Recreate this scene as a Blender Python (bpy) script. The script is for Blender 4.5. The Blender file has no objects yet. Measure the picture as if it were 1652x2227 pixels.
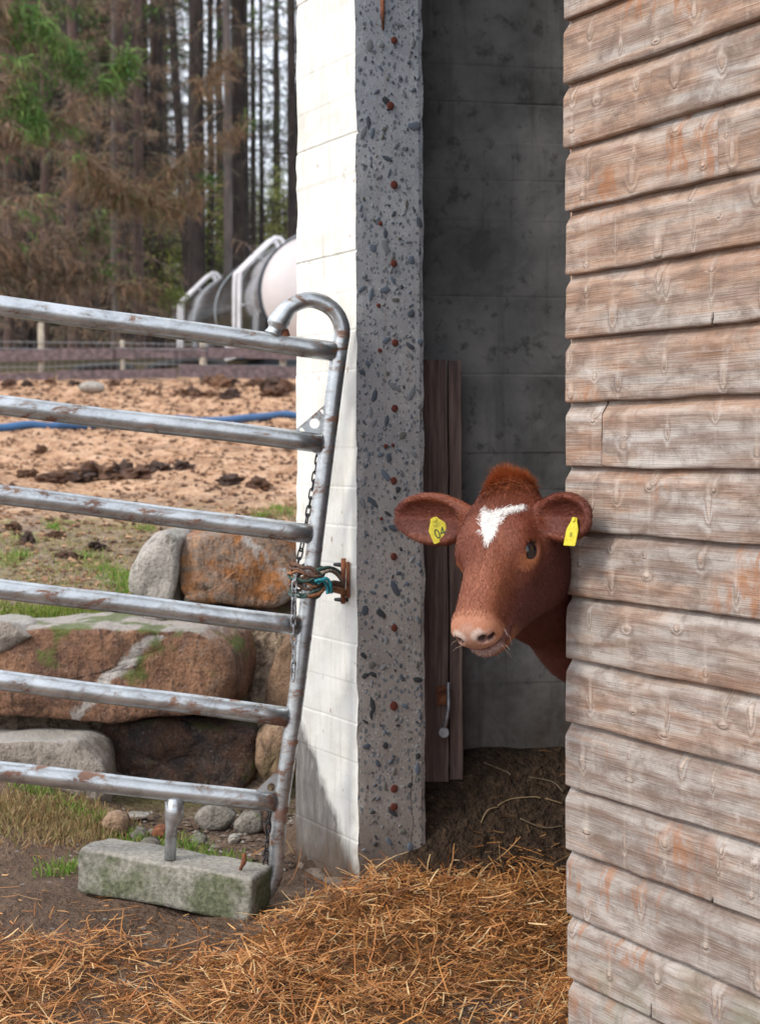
import bpy, bmesh, math, random
import numpy as np
from mathutils import Vector, Matrix, noise as mnoise

# ------------------------------------------------------------------ camera, sky, sun, exposure
SC = bpy.context.scene
COL = SC.collection
EYE = 1.25                      # camera height in metres (world z)
FPX, CX, HY = 3712.0, 826.0, 975.0   # focal length, centre column, horizon row of the 1652 x 2227 view
ROLL = math.radians(0.22)
cam_d = bpy.data.cameras.new('camera')
cam = bpy.data.objects.new('camera', cam_d)
COL.objects.link(cam)
cam.location = (0, 0, EYE)
cam.rotation_euler = (math.radians(90), ROLL, 0)
cam_d.sensor_fit = 'VERTICAL'
cam_d.sensor_height = 36.0
cam_d.sensor_width = 26.7
cam_d.lens = FPX / 2227.0 * 36.0
cam_d.shift_y = -(1113.5 - HY) / 2227.0
cam_d.clip_start = 0.05
cam_d.clip_end = 600
cam_d.dof.use_dof = True
cam_d.dof.focus_distance = 3.2
cam_d.dof.aperture_fstop = 8.0
SC.camera = cam

SUN_EL, SUN_AZ = math.radians(42), math.radians(-128)   # azimuth measured from +Y towards +X
W = bpy.data.worlds.new('World')
SC.world = W
W.use_nodes = True
wn = W.node_tree
wn.nodes.clear()
w_out = wn.nodes.new('ShaderNodeOutputWorld')
w_bg = wn.nodes.new('ShaderNodeBackground')
w_sky = wn.nodes.new('ShaderNodeTexSky')
w_sky.sky_type = 'NISHITA'
w_sky.sun_disc = False
w_sky.sun_elevation = SUN_EL
w_sky.sun_rotation = SUN_AZ
w_sky.air_density = 1.0
w_sky.dust_density = 2.0
w_mix = wn.nodes.new('ShaderNodeMix')
w_mix.data_type = 'RGBA'
w_mix.inputs[0].default_value = 0.72           # thin overcast over the blue
w_mix.inputs[7].default_value = (9.6, 10.0, 10.8, 1)
wn.links.new(w_sky.outputs[0], w_mix.inputs[6])
wn.links.new(w_mix.outputs[2], w_bg.inputs[0])
w_bg.inputs[1].default_value = 0.10
wn.links.new(w_bg.outputs[0], w_out.inputs[0])

sun_d = bpy.data.lights.new('sun', 'SUN')
sun_d.energy = 1.2
sun_d.angle = math.radians(14)
sun_d.color = (1.0, 0.93, 0.83)
sun = bpy.data.objects.new('sun', sun_d)
COL.objects.link(sun)
sdir = Vector((math.sin(SUN_AZ) * math.cos(SUN_EL), math.cos(SUN_AZ) * math.cos(SUN_EL), math.sin(SUN_EL)))
sun.rotation_euler = sdir.to_track_quat('Z', 'Y').to_euler()
sun.location = (-6, -6, 9)

SC.view_settings.view_transform = 'Standard'
SC.view_settings.look = 'None'
SC.view_settings.gamma = 1.0
SC.view_settings.exposure = 0.9
SC.view_settings.use_curve_mapping = False
SC.render.engine = 'CYCLES'
SC.cycles.use_denoising = True
SC.cycles.max_bounces = 8
SC.cycles.diffuse_bounces = 4

# ------------------------------------------------------------------ helpers
RND = random.Random(7)
CAM = np.array([0, 0, EYE])
RIGHT = np.array([math.cos(ROLL), 0, -math.sin(ROLL)])
UP = np.array([math.sin(ROLL), 0, math.cos(ROLL)])
FWD = np.array([0, 1.0, 0])

def ray(px, py):
    return FWD + (px - CX) / FPX * RIGHT + (HY - py) / FPX * UP

def P(px, py, d):
    """world point at depth d metres seen in the survey view at (px, py)"""
    return CAM + d * ray(px, py)

def V(a): return Vector((float(a[0]), float(a[1]), float(a[2])))

def smooth(a, b, x):
    t = np.clip((x - a) / (b - a), 0, 1)
    return t * t * (3 - 2 * t)

def tag(o, label=None, cat=None, group=None, kind=None):
    if label: o['label'] = label
    if cat: o['category'] = cat
    if group: o['group'] = group
    if kind: o['kind'] = kind
    return o

def wmat(o):
    m = Matrix.LocRotScale(o.location, o.rotation_euler, o.scale)
    return wmat(o.parent) @ m if o.parent else m

def empty(name, loc, rz=0.0, parent=None, label=None, cat=None, group=None):
    o = bpy.data.objects.new(name, None)
    o.empty_display_size = 0.1
    COL.objects.link(o)
    o.location = V(loc)
    o.rotation_euler = (0, 0, rz)
    o.parent = parent
    return tag(o, label, cat, group)

def mesh_data(name, verts, faces, mats=None, sm=False, fmat=None, col=None):
    me = bpy.data.meshes.new(name)
    v = np.asarray(verts, dtype=np.float64).reshape(-1, 3)
    if isinstance(faces, np.ndarray):
        k = faces.shape[1]; nf = len(faces)
        me.vertices.add(len(v)); me.vertices.foreach_set('co', v.astype(np.float32).ravel())
        me.loops.add(nf * k); me.loops.foreach_set('vertex_index', faces.astype(np.int32).ravel())
        me.polygons.add(nf); me.polygons.foreach_set('loop_start', np.arange(0, nf * k, k, dtype=np.int32))
        me.update(calc_edges=True)
    else: me.from_pydata(v.tolist(), [], [list(map(int, f)) for f in faces])
    for m in (mats if isinstance(mats, (list, tuple)) else [mats]):
        if m: me.materials.append(m)
    if sm: me.polygons.foreach_set('use_smooth', [True] * len(me.polygons))
    if fmat is not None: me.polygons.foreach_set('material_index', [int(i) for i in fmat])
    if col is not None:
        a = me.color_attributes.new('Col', 'FLOAT_COLOR', 'POINT')
        c = np.ones((len(v), 4), dtype=np.float32)
        c[:, :3] = col
        a.data.foreach_set('color', c.ravel())
    me.update()
    return me

def mo(name, verts, faces, mats, parent=None, sm=False, fmat=None, col=None, local=False, base=None):
    """one mesh object; verts in world coordinates unless local"""
    v = np.asarray(verts, dtype=np.float64).reshape(-1, 3)
    loc = (0, 0, 0)
    if not local:
        if parent is not None:
            inv = np.array(wmat(parent).inverted())
            v = v @ inv[:3, :3].T + inv[:3, 3]
        else:
            if base is None:
                base = ((v[:, 0].min() + v[:, 0].max()) / 2, (v[:, 1].min() + v[:, 1].max()) / 2, v[:, 2].min())
            v = v - np.array(base)
            loc = base
    o = bpy.data.objects.new(name, mesh_data(name, v, faces, mats, sm, fmat, col))
    COL.objects.link(o)
    o.location = V(loc)
    o.parent = parent
    return o

def inst(name, me, parent=None, loc=(0, 0, 0), rot=(0, 0, 0), scale=(1, 1, 1)):
    o = bpy.data.objects.new(name, me)
    COL.objects.link(o)
    o.location = V(loc); o.rotation_euler = rot; o.scale = scale
    o.parent = parent
    return o

class MB:
    """collects shapes into one mesh"""
    def __init__(s): s.v = []; s.f = []; s.c = []; s.n = 0
    def add(s, v, f, col=None):
        v = np.asarray(v, dtype=np.float64).reshape(-1, 3)
        s.v.append(v)
        s.f += [[int(i) + s.n for i in q] for q in f]
        s.n += len(v)
        if col is not None: s.c.append(np.broadcast_to(np.asarray(col, dtype=np.float32), (len(v), 3)))
        return s
    def V(s): return np.concatenate(s.v)
    def C(s): return np.concatenate(s.c) if s.c else None
    def obj(s, name, mat, parent=None, **k): return mo(name, s.V(), s.f, mat, parent, col=s.C(), **k)
    def data(s, name, mat, **k): return mesh_data(name, s.V(), s.f, mat, col=s.C(), **k)

def tube(pts, rad, sides=10, caps=True, closed=False):
    p = np.asarray(pts, dtype=np.float64)
    n = len(p)
    r = np.broadcast_to(np.asarray(rad, dtype=np.float64), (n,))
    tan = np.roll(p, -1, 0) - np.roll(p, 1, 0) if closed else np.gradient(p, axis=0)
    tan /= np.linalg.norm(tan, axis=1)[:, None] + 1e-12
    a = np.array([0, 0, 1.0]) if abs(tan[0][2]) < 0.9 else np.array([1.0, 0, 0])
    nrm = np.cross(tan[0], a); nrm /= np.linalg.norm(nrm)
    vs = []
    for i in range(n):
        nrm = nrm - tan[i] * np.dot(nrm, tan[i]); nrm /= np.linalg.norm(nrm)
        b = np.cross(tan[i], nrm)
        for k in range(sides):
            t = 2 * math.pi * k / sides
            vs.append(p[i] + r[i] * (math.cos(t) * nrm + math.sin(t) * b))
    fs = []
    m = n if closed else n - 1
    for i in range(m):
        j = (i + 1) % n
        for k in range(sides):
            l = (k + 1) % sides
            fs.append([i * sides + k, i * sides + l, j * sides + l, j * sides + k])
    if caps and not closed:
        fs.append(list(range(sides))[::-1]); fs.append([(n - 1) * sides + k for k in range(sides)])
    return np.array(vs), fs

def spline(pts, n=8):
    """Catmull-Rom through the points"""
    p = np.asarray(pts, dtype=np.float64)
    q = np.vstack([2 * p[0] - p[1], p, 2 * p[-1] - p[-2]])
    out = []
    for i in range(1, len(q) - 2):
        for k in range(n):
            t = k / n
            out.append(0.5 * ((2 * q[i]) + (-q[i - 1] + q[i + 1]) * t + (2 * q[i - 1] - 5 * q[i] + 4 * q[i + 1] - q[i + 2]) * t * t
                              + (-q[i - 1] + 3 * q[i] - 3 * q[i + 1] + q[i + 2]) * t ** 3))
    out.append(p[-1])
    return np.array(out)

def box(x0, x1, y0, y1, z0, z1):
    v = [(x, y, z) for x in (x0, x1) for y in (y0, y1) for z in (z0, z1)]
    f = [[0, 1, 3, 2], [4, 6, 7, 5], [0, 4, 5, 1], [2, 3, 7, 6], [0, 2, 6, 4], [1, 5, 7, 3]]
    return np.array(v), f

def bev_box(sx, sy, sz, b=0.004, jit=0.0, seg=1):
    """bevelled box centred on the origin -> verts, faces"""
    bm = bmesh.new()
    bmesh.ops.create_cube(bm, size=1)
    for v in bm.verts: v.co = Vector((v.co.x * sx, v.co.y * sy, v.co.z * sz))
    if jit:
        for v in bm.verts: v.co += Vector([RND.uniform(-jit, jit) for _ in range(3)])
    bmesh.ops.bevel(bm, geom=bm.edges[:], offset=b, segments=seg, affect='EDGES', profile=0.6)
    bm.verts.index_update()
    vs = np.array([v.co[:] for v in bm.verts]); fs = [[v.index for v in f.verts] for f in bm.faces]
    bm.free()
    return vs, fs

def fbm(p, octv=4):
    return mnoise.fractal(Vector(p), 1.0, 2.0, octv)

# ------------------------------------------------------------------ material helpers
class NT:
    def __init__(s, name):
        s.m = bpy.data.materials.new(name)
        s.m.use_nodes = True
        s.t = s.m.node_tree
        s.t.nodes.clear()
        s.out = s.t.nodes.new('ShaderNodeOutputMaterial')
        s.tc = s.t.nodes.new('ShaderNodeTexCoord')
        s.obj = s.tc.outputs['Object']
    def n(s, typ, ins=None, **props):
        nd = s.t.nodes.new('ShaderNode' + typ)
        for k, v in props.items(): setattr(nd, k, v)
        for k, v in (ins or {}).items(): s.put(nd.inputs[k], v)
        return nd
    def put(s, sock, v):
        if hasattr(v, 'is_output') or isinstance(v, bpy.types.NodeSocket): s.t.links.new(v, sock)
        else:
            if sock.type == 'RGBA' and len(v) == 3: v = (*v, 1)
            sock.default_value = v
    def math(s, op, a, b=0.0, c=0.0, clamp=False):
        nd = s.n('Math', {0: a, 1: b, 2: c}, operation=op); nd.use_clamp = clamp
        return nd.outputs[0]
    def vmul(s, vec, xyz): return s.n('VectorMath', {0: vec, 1: xyz}, operation='MULTIPLY').outputs[0]
    def vadd(s, vec, b): return s.n('VectorMath', {0: vec, 1: b}, operation='ADD').outputs[0]
    def noise(s, vec, scale=5, detail=4, rough=0.55, dist=0.0, color=False):
        nd = s.n('TexNoise', {'Vector': vec, 'Scale': scale, 'Detail': detail, 'Roughness': rough, 'Distortion': dist})
        return nd.outputs['Color' if color else 0]
    def vor(s, vec, scale=5, feature='F1', rand=1.0):
        return s.n('TexVoronoi', {'Vector': vec, 'Scale': scale, 'Randomness': rand}, feature=feature)
    def ramp(s, fac, stops, interp='LINEAR'):
        nd = s.n('ValToRGB', {0: fac}); cr = nd.color_ramp; cr.interpolation = interp
        while len(cr.elements) < len(stops): cr.elements.new(0.5)
        for e, (p, c) in zip(cr.elements, stops):
            e.position = p
            e.color = (c, c, c, 1) if isinstance(c, (int, float)) else (*c, 1)
        return nd.outputs[0]
    def mix(s, fac, a, b, blend='MIX'):
        nd = s.n('Mix', data_type='RGBA', blend_type=blend)
        s.put(nd.inputs[0], fac); s.put(nd.inputs[6], a); s.put(nd.inputs[7], b)
        return nd.outputs[2]
    def sep(s, vec): return s.n('SeparateXYZ', {0: vec}).outputs
    def comb(s, x, y, z): return s.n('CombineXYZ', {0: x, 1: y, 2: z}).outputs[0]
    def attr(s, name='Col'): return s.n('Attribute', attribute_name=name).outputs['Color']
    def rand(s): return s.n('ObjectInfo').outputs['Random']
    def bump(s, h, strength=0.3, dist=0.01): return s.n('Bump', {'Height': h, 'Strength': strength, 'Distance': dist}).outputs[0]
    def done(s, color, rough=0.8, metal=0.0, normal=None, spec=None, **kw):
        b = s.n('BsdfPrincipled')
        s.put(b.inputs['Base Color'], color); s.put(b.inputs['Roughness'], rough); s.put(b.inputs['Metallic'], metal)
        if normal is not None: s.put(b.inputs['Normal'], normal)
        if spec is not None: s.put(b.inputs['Specular IOR Level'], spec)
        for k, v in kw.items(): s.put(b.inputs[k.replace('_', ' ')], v)
        s.t.links.new(b.outputs[0], s.out.inputs[0])
        return s.m

def mat_plain(name, c, rough=0.7, metal=0.0, var=0.15, scale=30, bump=0.1, bd=0.003):
    t = NT(name)
    nz = t.noise(t.obj, scale, 4, 0.6)
    lo = tuple(x * (1 - var * 1.6) for x in c); hi = tuple(min(1, x * (1 + var)) for x in c)
    return t.done(t.ramp(nz, [(0.3, lo), (0.7, hi)]), rough, metal, t.bump(nz, bump, bd))

def mat_attr(name, rough=0.8, spec=0.3, trans=0.0):
    t = NT(name)
    b = t.n('BsdfPrincipled')
    t.put(b.inputs['Base Color'], t.attr()); t.put(b.inputs['Roughness'], rough); t.put(b.inputs['Specular IOR Level'], spec)
    if trans:
        tr = t.n('BsdfTranslucent', {'Color': t.attr()})
        mx = t.n('MixShader', {0: trans, 1: b.outputs[0], 2: tr.outputs[0]})
        t.t.links.new(mx.outputs[0], t.out.inputs[0])
    else: t.t.links.new(b.outputs[0], t.out.inputs[0])
    return t.m

MAT = {}

def mat_wood():
    """weathered door cladding: x runs along the plank, z across it"""
    t = NT('weathered_wood')
    geo = t.n('NewGeometry')
    tc = t.obj
    r = t.rand()
    x, y, z = t.sep(tc)
    off = t.math('MULTIPLY', r, 41.0)
    u = t.math('ADD', x, off)
    uv = t.comb(u, t.math('MULTIPLY', r, 9.0), z)
    # knots come from the board's own mesh (red: knot, green: branch trace, blue: split)
    ka = t.sep(t.attr())
    vk = t.vor(t.vmul(t.vadd(uv, t.vmul(t.noise(uv, 14, 3, color=True), (0.07, 0, 0.05))), (7.5, 1.0, 8.0)), 1.0)
    kd = vk.outputs['Distance']
    knot = t.math('SUBTRACT', 1.0, t.math('MULTIPLY', kd, 2.6), clamp=True)
    ksel = t.math('GREATER_THAN', t.sep(vk.outputs['Color'])[0], 0.35)
    knot = ka[0]
    low = t.noise(t.vmul(uv, (1.6, 1, 9)), 1.0, 3)
    field = t.math('ADD', t.math('ADD', t.math('MULTIPLY', z, 165.0), t.math('MULTIPLY', low, 26.0)), t.math('MULTIPLY', t.math('POWER', t.math('ADD', knot, 0.0001), 0.7), 9.0))
    ring = t.math('MULTIPLY_ADD', t.math('SINE', field), 0.5, 0.5)
    fine = t.noise(t.vmul(uv, (9, 1, 420)), 1.0, 3, 0.7)
    saw = t.noise(t.vmul(uv, (60, 1, 9)), 1.0, 4, 0.6, 1.0)
    hgt = t.sep(geo.outputs['Position'])[2]
    # brown heart against silver weathering; the low boards are greyer
    wz = t.noise(t.vmul(uv, (2.3, 1, 14)), 1.0, 4, 0.6, 0.6)
    wfac = t.math('ADD', t.math('MULTIPLY_ADD', t.math('SUBTRACT', hgt, 0.2), 0.13, -0.13), wz)
    grey = t.ramp(low, [(0.3, (0.26, 0.225, 0.20)), (0.5, (0.40, 0.36, 0.33)), (0.7, (0.54, 0.50, 0.465))])
    brown = t.ramp(wz, [(0.38, (0.43, 0.295, 0.215)), (0.55, (0.40, 0.245, 0.16)), (0.7, (0.27, 0.135, 0.075))])
    c = t.mix(t.ramp(wfac, [(0.42, 0.0), (0.60, 0.9)]), grey, brown)
    c = t.mix(t.math('MULTIPLY', t.math('POWER', ring, 2.0), 0.62), c, (0.175, 0.095, 0.062))
    c = t.mix(t.ramp(fine, [(0.42, 0.0), (0.75, 0.35)]), c, (0.66, 0.60, 0.54))
    c = t.mix(t.ramp(fine, [(0.26, 0.6), (0.40, 0.0)]), c, (0.13, 0.085, 0.065))
    c = t.mix(t.ramp(saw, [(0.54, 0.0), (0.72, 0.28)]), c, (0.20, 0.14, 0.11))
    blotch = t.noise(t.vmul(uv, (13, 1, 26)), 1.0, 5, 0.7, 0.5)
    c = t.mix(t.ramp(blotch, [(0.47, 0.0), (0.66, 0.72)]), c, (0.165, 0.115, 0.09))
    c = t.mix(t.ramp(blotch, [(0.28, 0.5), (0.42, 0.0)]), c, (0.60, 0.55, 0.51))
    # resin and rust runs down the grain
    run = t.noise(t.vmul(uv, (26, 1, 9)), 1.0, 5, 0.7, 0.6)
    patch = t.noise(t.vmul(uv, (2.6, 1, 5.0)), 1.0, 2)
    rm = t.math('MULTIPLY', t.ramp(run, [(0.50, 0.0), (0.58, 1.0)]), t.ramp(patch, [(0.58, 0.0), (0.66, 0.8)]))
    c = t.mix(t.math('MULTIPLY', rm, 0.75), c, (0.36, 0.145, 0.055))
    # knots: pale rim with a dark heart
    c = t.mix(t.math('MULTIPLY', t.ramp(knot, [(0.60, 0.0), (0.78, 0.55)]), t.ramp(blotch, [(0.4, 1.0), (0.6, 0.3)])), c, (0.55, 0.42, 0.33))
    c = t.mix(t.math('MULTIPLY', t.ramp(knot, [(0.55, 0.0), (0.85, 0.75)]), t.math('GREATER_THAN', t.noise(uv, 9, 1), 0.47)), c, (0.22, 0.12, 0.075))
    # algae low down
    alg = t.math('MULTIPLY', t.ramp(t.noise(t.vmul(uv, (9, 1, 4)), 1.0, 3), [(0.45, 0.0), (0.62, 0.6)]), t.ramp(t.math('ADD', hgt, t.math('MULTIPLY', patch, 0.4)), [(0.44, 1.0), (0.62, 0.0)]))
    c = t.mix(alg, c, (0.18, 0.20, 0.11))
    c = t.mix(t.math('MULTIPLY', ka[1], t.math('MULTIPLY', saw, 0.9)), c, (0.56, 0.47, 0.40))
    c = t.mix(ka[2], c, (0.03, 0.022, 0.02))
    specks = t.noise(t.vmul(uv, (130, 1, 240)), 1.0, 2)
    c = t.mix(t.ramp(specks, [(0.66, 0.0), (0.74, 0.55)]), c, (0.10, 0.08, 0.07))
    h = t.math('ADD', t.math('ADD', t.math('MULTIPLY', fine, 0.5), t.math('MULTIPLY', ring, 0.25)), t.math('ADD', t.math('MULTIPLY', knot, 0.8), t.math('MULTIPLY', saw, 0.4)))
    return t.done(c, 0.82, 0, t.bump(h, 0.9, 0.004), 0.25)

def mat_white():
    """limewash over board-marked concrete; x along the wall, z up"""
    t = NT('whitewashed_concrete')
    x, y, z = t.sep(t.obj)
    n1 = t.noise(t.obj, 9, 5, 0.6)
    streak = t.noise(t.vmul(t.obj, (60, 60, 5)), 1.0, 4, 0.65)
    n2 = t.noise(t.obj, 70, 3, 0.6)
    c = t.ramp(n1, [(0.3, (0.66, 0.64, 0.58)), (0.5, (0.78, 0.77, 0.72)), (0.7, (0.84, 0.83, 0.79))])
    conc = t.ramp(t.noise(t.vmul(t.obj, (40, 40, 14)), 1.0, 5, 0.7), [(0.3, (0.09, 0.08, 0.073)), (0.5, (0.17, 0.155, 0.145)), (0.7, (0.26, 0.24, 0.225))])
    # lower left the wash has worn off: an edge that runs down to the right
    edge = t.math('ADD', t.math('MULTIPLY', t.math('ADD', x, 0.35), -1.05), 0.40)
    edge = t.math('MAXIMUM', edge, 0.035)
    edge2 = t.math('ADD', edge, t.math('MULTIPLY', t.math('SUBTRACT', n1, 0.5), 0.22))
    worn = t.math('DIVIDE', t.math('SUBTRACT', edge2, z), 0.05)
    wm = t.ramp(t.math('ADD', worn, t.math('MULTIPLY', t.math('SUBTRACT', streak, 0.5), 1.2)), [(0.0, 0.0), (1.0, 0.95)])
    c = t.mix(t.ramp(streak, [(0.54, 0.0), (0.74, 0.5)]), c, (0.50, 0.45, 0.37))
    c = t.mix(t.ramp(n2, [(0.66, 0.0), (0.74, 0.6)]), c, (0.40, 0.36, 0.30))
    c = t.mix(wm, c, conc)
    # earth splashed on the foot
    foot = t.ramp(t.math('ADD', z, t.math('MULTIPLY', t.math('SUBTRACT', n1, 0.5), 0.3)), [(0.0, 0.85), (0.13, 0.0)])
    c = t.mix(foot, c, (0.12, 0.082, 0.055))
    rust = t.math('MULTIPLY', t.ramp(t.noise(t.vmul(t.obj, (55, 20, 22)), 1.0, 2), [(0.68, 0.0), (0.72, 0.8)]), t.ramp(n1, [(0.5, 0.0), (0.55, 1.0)]))
    c = t.mix(rust, c, (0.33, 0.15, 0.06))
    # hairline cracks
    cr = t.vor(t.vadd(t.obj, t.vmul(t.noise(t.obj, 5, 4, color=True), (0.25, 0.25, 0.25))), 2.2, 'DISTANCE_TO_EDGE').outputs['Distance']
    c = t.mix(t.math('MULTIPLY', t.ramp(cr, [(0.0, 0.6), (0.006, 0.0)]), t.ramp(t.noise(t.obj, 2.2, 2), [(0.55, 0.0), (0.62, 1.0)])), c, (0.33, 0.29, 0.24))
    h = t.math('ADD', t.math('MULTIPLY', n2, 0.6), t.math('MULTIPLY', n1, 0.8))
    return t.done(c, 0.9, 0, t.bump(h, 0.35, 0.004), 0.2)

def mat_cut():
    """sawn concrete: grey matrix with fine aggregate; x out, y across, z up"""
    t = NT('sawn_concrete')
    o = t.vadd(t.obj, t.vmul(t.noise(t.obj, 40, 2, color=True), (0.01, 0.01, 0.01)))
    sep = t.sep(t.obj)
    low = t.noise(t.obj, 5, 4, 0.6)
    warm = t.ramp(t.math('ADD', t.math('MULTIPLY', sep[2], -0.34), t.math('MULTIPLY', low, 0.5)), [(0.0, 0.0), (0.10, 0.25), (0.24, 1.0)])
    cool = t.ramp(low, [(0.3, (0.30, 0.325, 0.36)), (0.7, (0.42, 0.445, 0.48))])
    wrm = t.ramp(low, [(0.3, (0.28, 0.25, 0.225)), (0.7, (0.42, 0.385, 0.355))])
    c = t.mix(t.ramp(t.math('SUBTRACT', t.math('MULTIPLY', sep[2], 0.5), t.math('MULTIPLY', low, 0.35)), [(0.15, 0.0), (0.75, 1.0)]), wrm, cool)
    for sc, lo, hi, col in ((62, 0.26, 0.33, (0.10, 0.12, 0.145)), (150, 0.20, 0.28, (0.55, 0.56, 0.57)), (105, 0.28, 0.34, (0.11, 0.13, 0.155)), (210, 0.25, 0.32, (0.17, 0.19, 0.21)), (170, 0.15, 0.2, (0.27, 0.18, 0.13))):
        vv = t.vor(t.vmul(o, (1, 1, 0.8)), sc)
        sel = t.math('GREATER_THAN', t.sep(vv.outputs['Color'])[1], 0.45)
        c = t.mix(t.math('MULTIPLY', t.ramp(vv.outputs['Distance'], [(lo, 0.8), (hi, 0.0)]), sel), c, col)
    st = t.noise(t.vmul(t.obj, (20, 60, 3.5)), 1.0, 4, 0.6)
    c = t.mix(t.ramp(st, [(0.56, 0.0), (0.76, 0.35)]), c, (0.24, 0.15, 0.10))
    crk = t.math('ABSOLUTE', t.math('ADD', t.math('SUBTRACT', sep[1], 0.142), t.math('MULTIPLY', t.math('SUBTRACT', t.noise(t.vmul(t.obj, (0, 0, 1)), 11, 4, 0.6), 0.5), 0.045)))
    c = t.mix(t.math('MULTIPLY', t.ramp(t.math('DIVIDE', crk, 0.004), [(0.2, 0.85), (0.5, 0.0)]), t.math('LESS_THAN', sep[2], 0.26)), c, (0.05, 0.03, 0.025))
    foot = t.ramp(t.math('ADD', sep[2], t.math('MULTIPLY', t.math('SUBTRACT', low, 0.5), 0.3)), [(0.02, 0.85), (0.20, 0.0)])
    c = t.mix(foot, c, (0.15, 0.105, 0.075))
    h = t.math('ADD', t.noise(t.obj, 160, 3), t.math('MULTIPLY', low, 2.0))
    return t.done(c, 0.85, 0, t.bump(h, 0.3, 0.002), 0.25)

def mat_inner():
    t = NT('stained_concrete')
    low = t.noise(t.obj, 4, 5, 0.65)
    mid = t.noise(t.obj, 24, 4, 0.6)
    c = t.ramp(low, [(0.32, (0.09, 0.09, 0.088)), (0.5, (0.17, 0.17, 0.165)), (0.68, (0.24, 0.235, 0.225))])
    c = t.mix(t.ramp(mid, [(0.56, 0.0), (0.68, 0.6)]), c, (0.05, 0.05, 0.05))
    st = t.noise(t.vmul(t.obj, (30, 30, 2.0)), 1.0, 4)
    c = t.mix(t.ramp(st, [(0.55, 0.0), (0.75, 0.5)]), c, (0.06, 0.055, 0.05))
    dung = t.ramp(t.math('ADD', t.sep(t.obj)[2], t.math('MULTIPLY', t.math('SUBTRACT', mid, 0.5), 0.5)), [(0.2, 0.75), (0.55, 0.0)])
    c = t.mix(dung, c, (0.07, 0.05, 0.035))
    return t.done(c, 0.9, 0, t.bump(t.math('ADD', mid, low), 0.4, 0.006), 0.2)

def mat_galv():
    t = NT('galvanised_steel')
    g = t.n('NewGeometry').outputs['Position']
    n1 = t.noise(g, 14, 4, 0.6)
    sp = t.vor(g, 140).outputs['Distance']
    n2 = t.noise(t.vmul(g, (16, 16, 34)), 1.0, 4, 0.68, 0.4)
    big = t.noise(g, 2.6, 2)
    c = t.ramp(n1, [(0.3, (0.40, 0.43, 0.45)), (0.7, (0.63, 0.665, 0.685))])
    c = t.mix(t.ramp(sp, [(0.2, 0.18), (0.5, 0.0)]), c, (0.75, 0.78, 0.8))
    rm = t.math('ADD', n2, t.math('MULTIPLY', t.math('SUBTRACT', big, 0.5), 0.32))
    rf = t.ramp(rm, [(0.565, 0.0), (0.63, 0.88)])
    c = t.mix(t.ramp(rm, [(0.46, 0.0), (0.57, 0.45)]), c, (0.22, 0.20, 0.185))
    c = t.mix(rf, c, t.ramp(n1, [(0.35, (0.10, 0.045, 0.028)), (0.65, (0.24, 0.10, 0.045))]))
    met = t.math('MULTIPLY', t.math('SUBTRACT', 1.0, rf), 0.72)
    rough = t.math('ADD', t.math('MULTIPLY', rf, 0.35), t.math('MULTIPLY_ADD', n1, 0.25, 0.20))
    return t.done(c, rough, met, t.bump(t.math('ADD', n2, t.math('MULTIPLY', sp, 0.2)), 0.2, 0.002))

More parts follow.
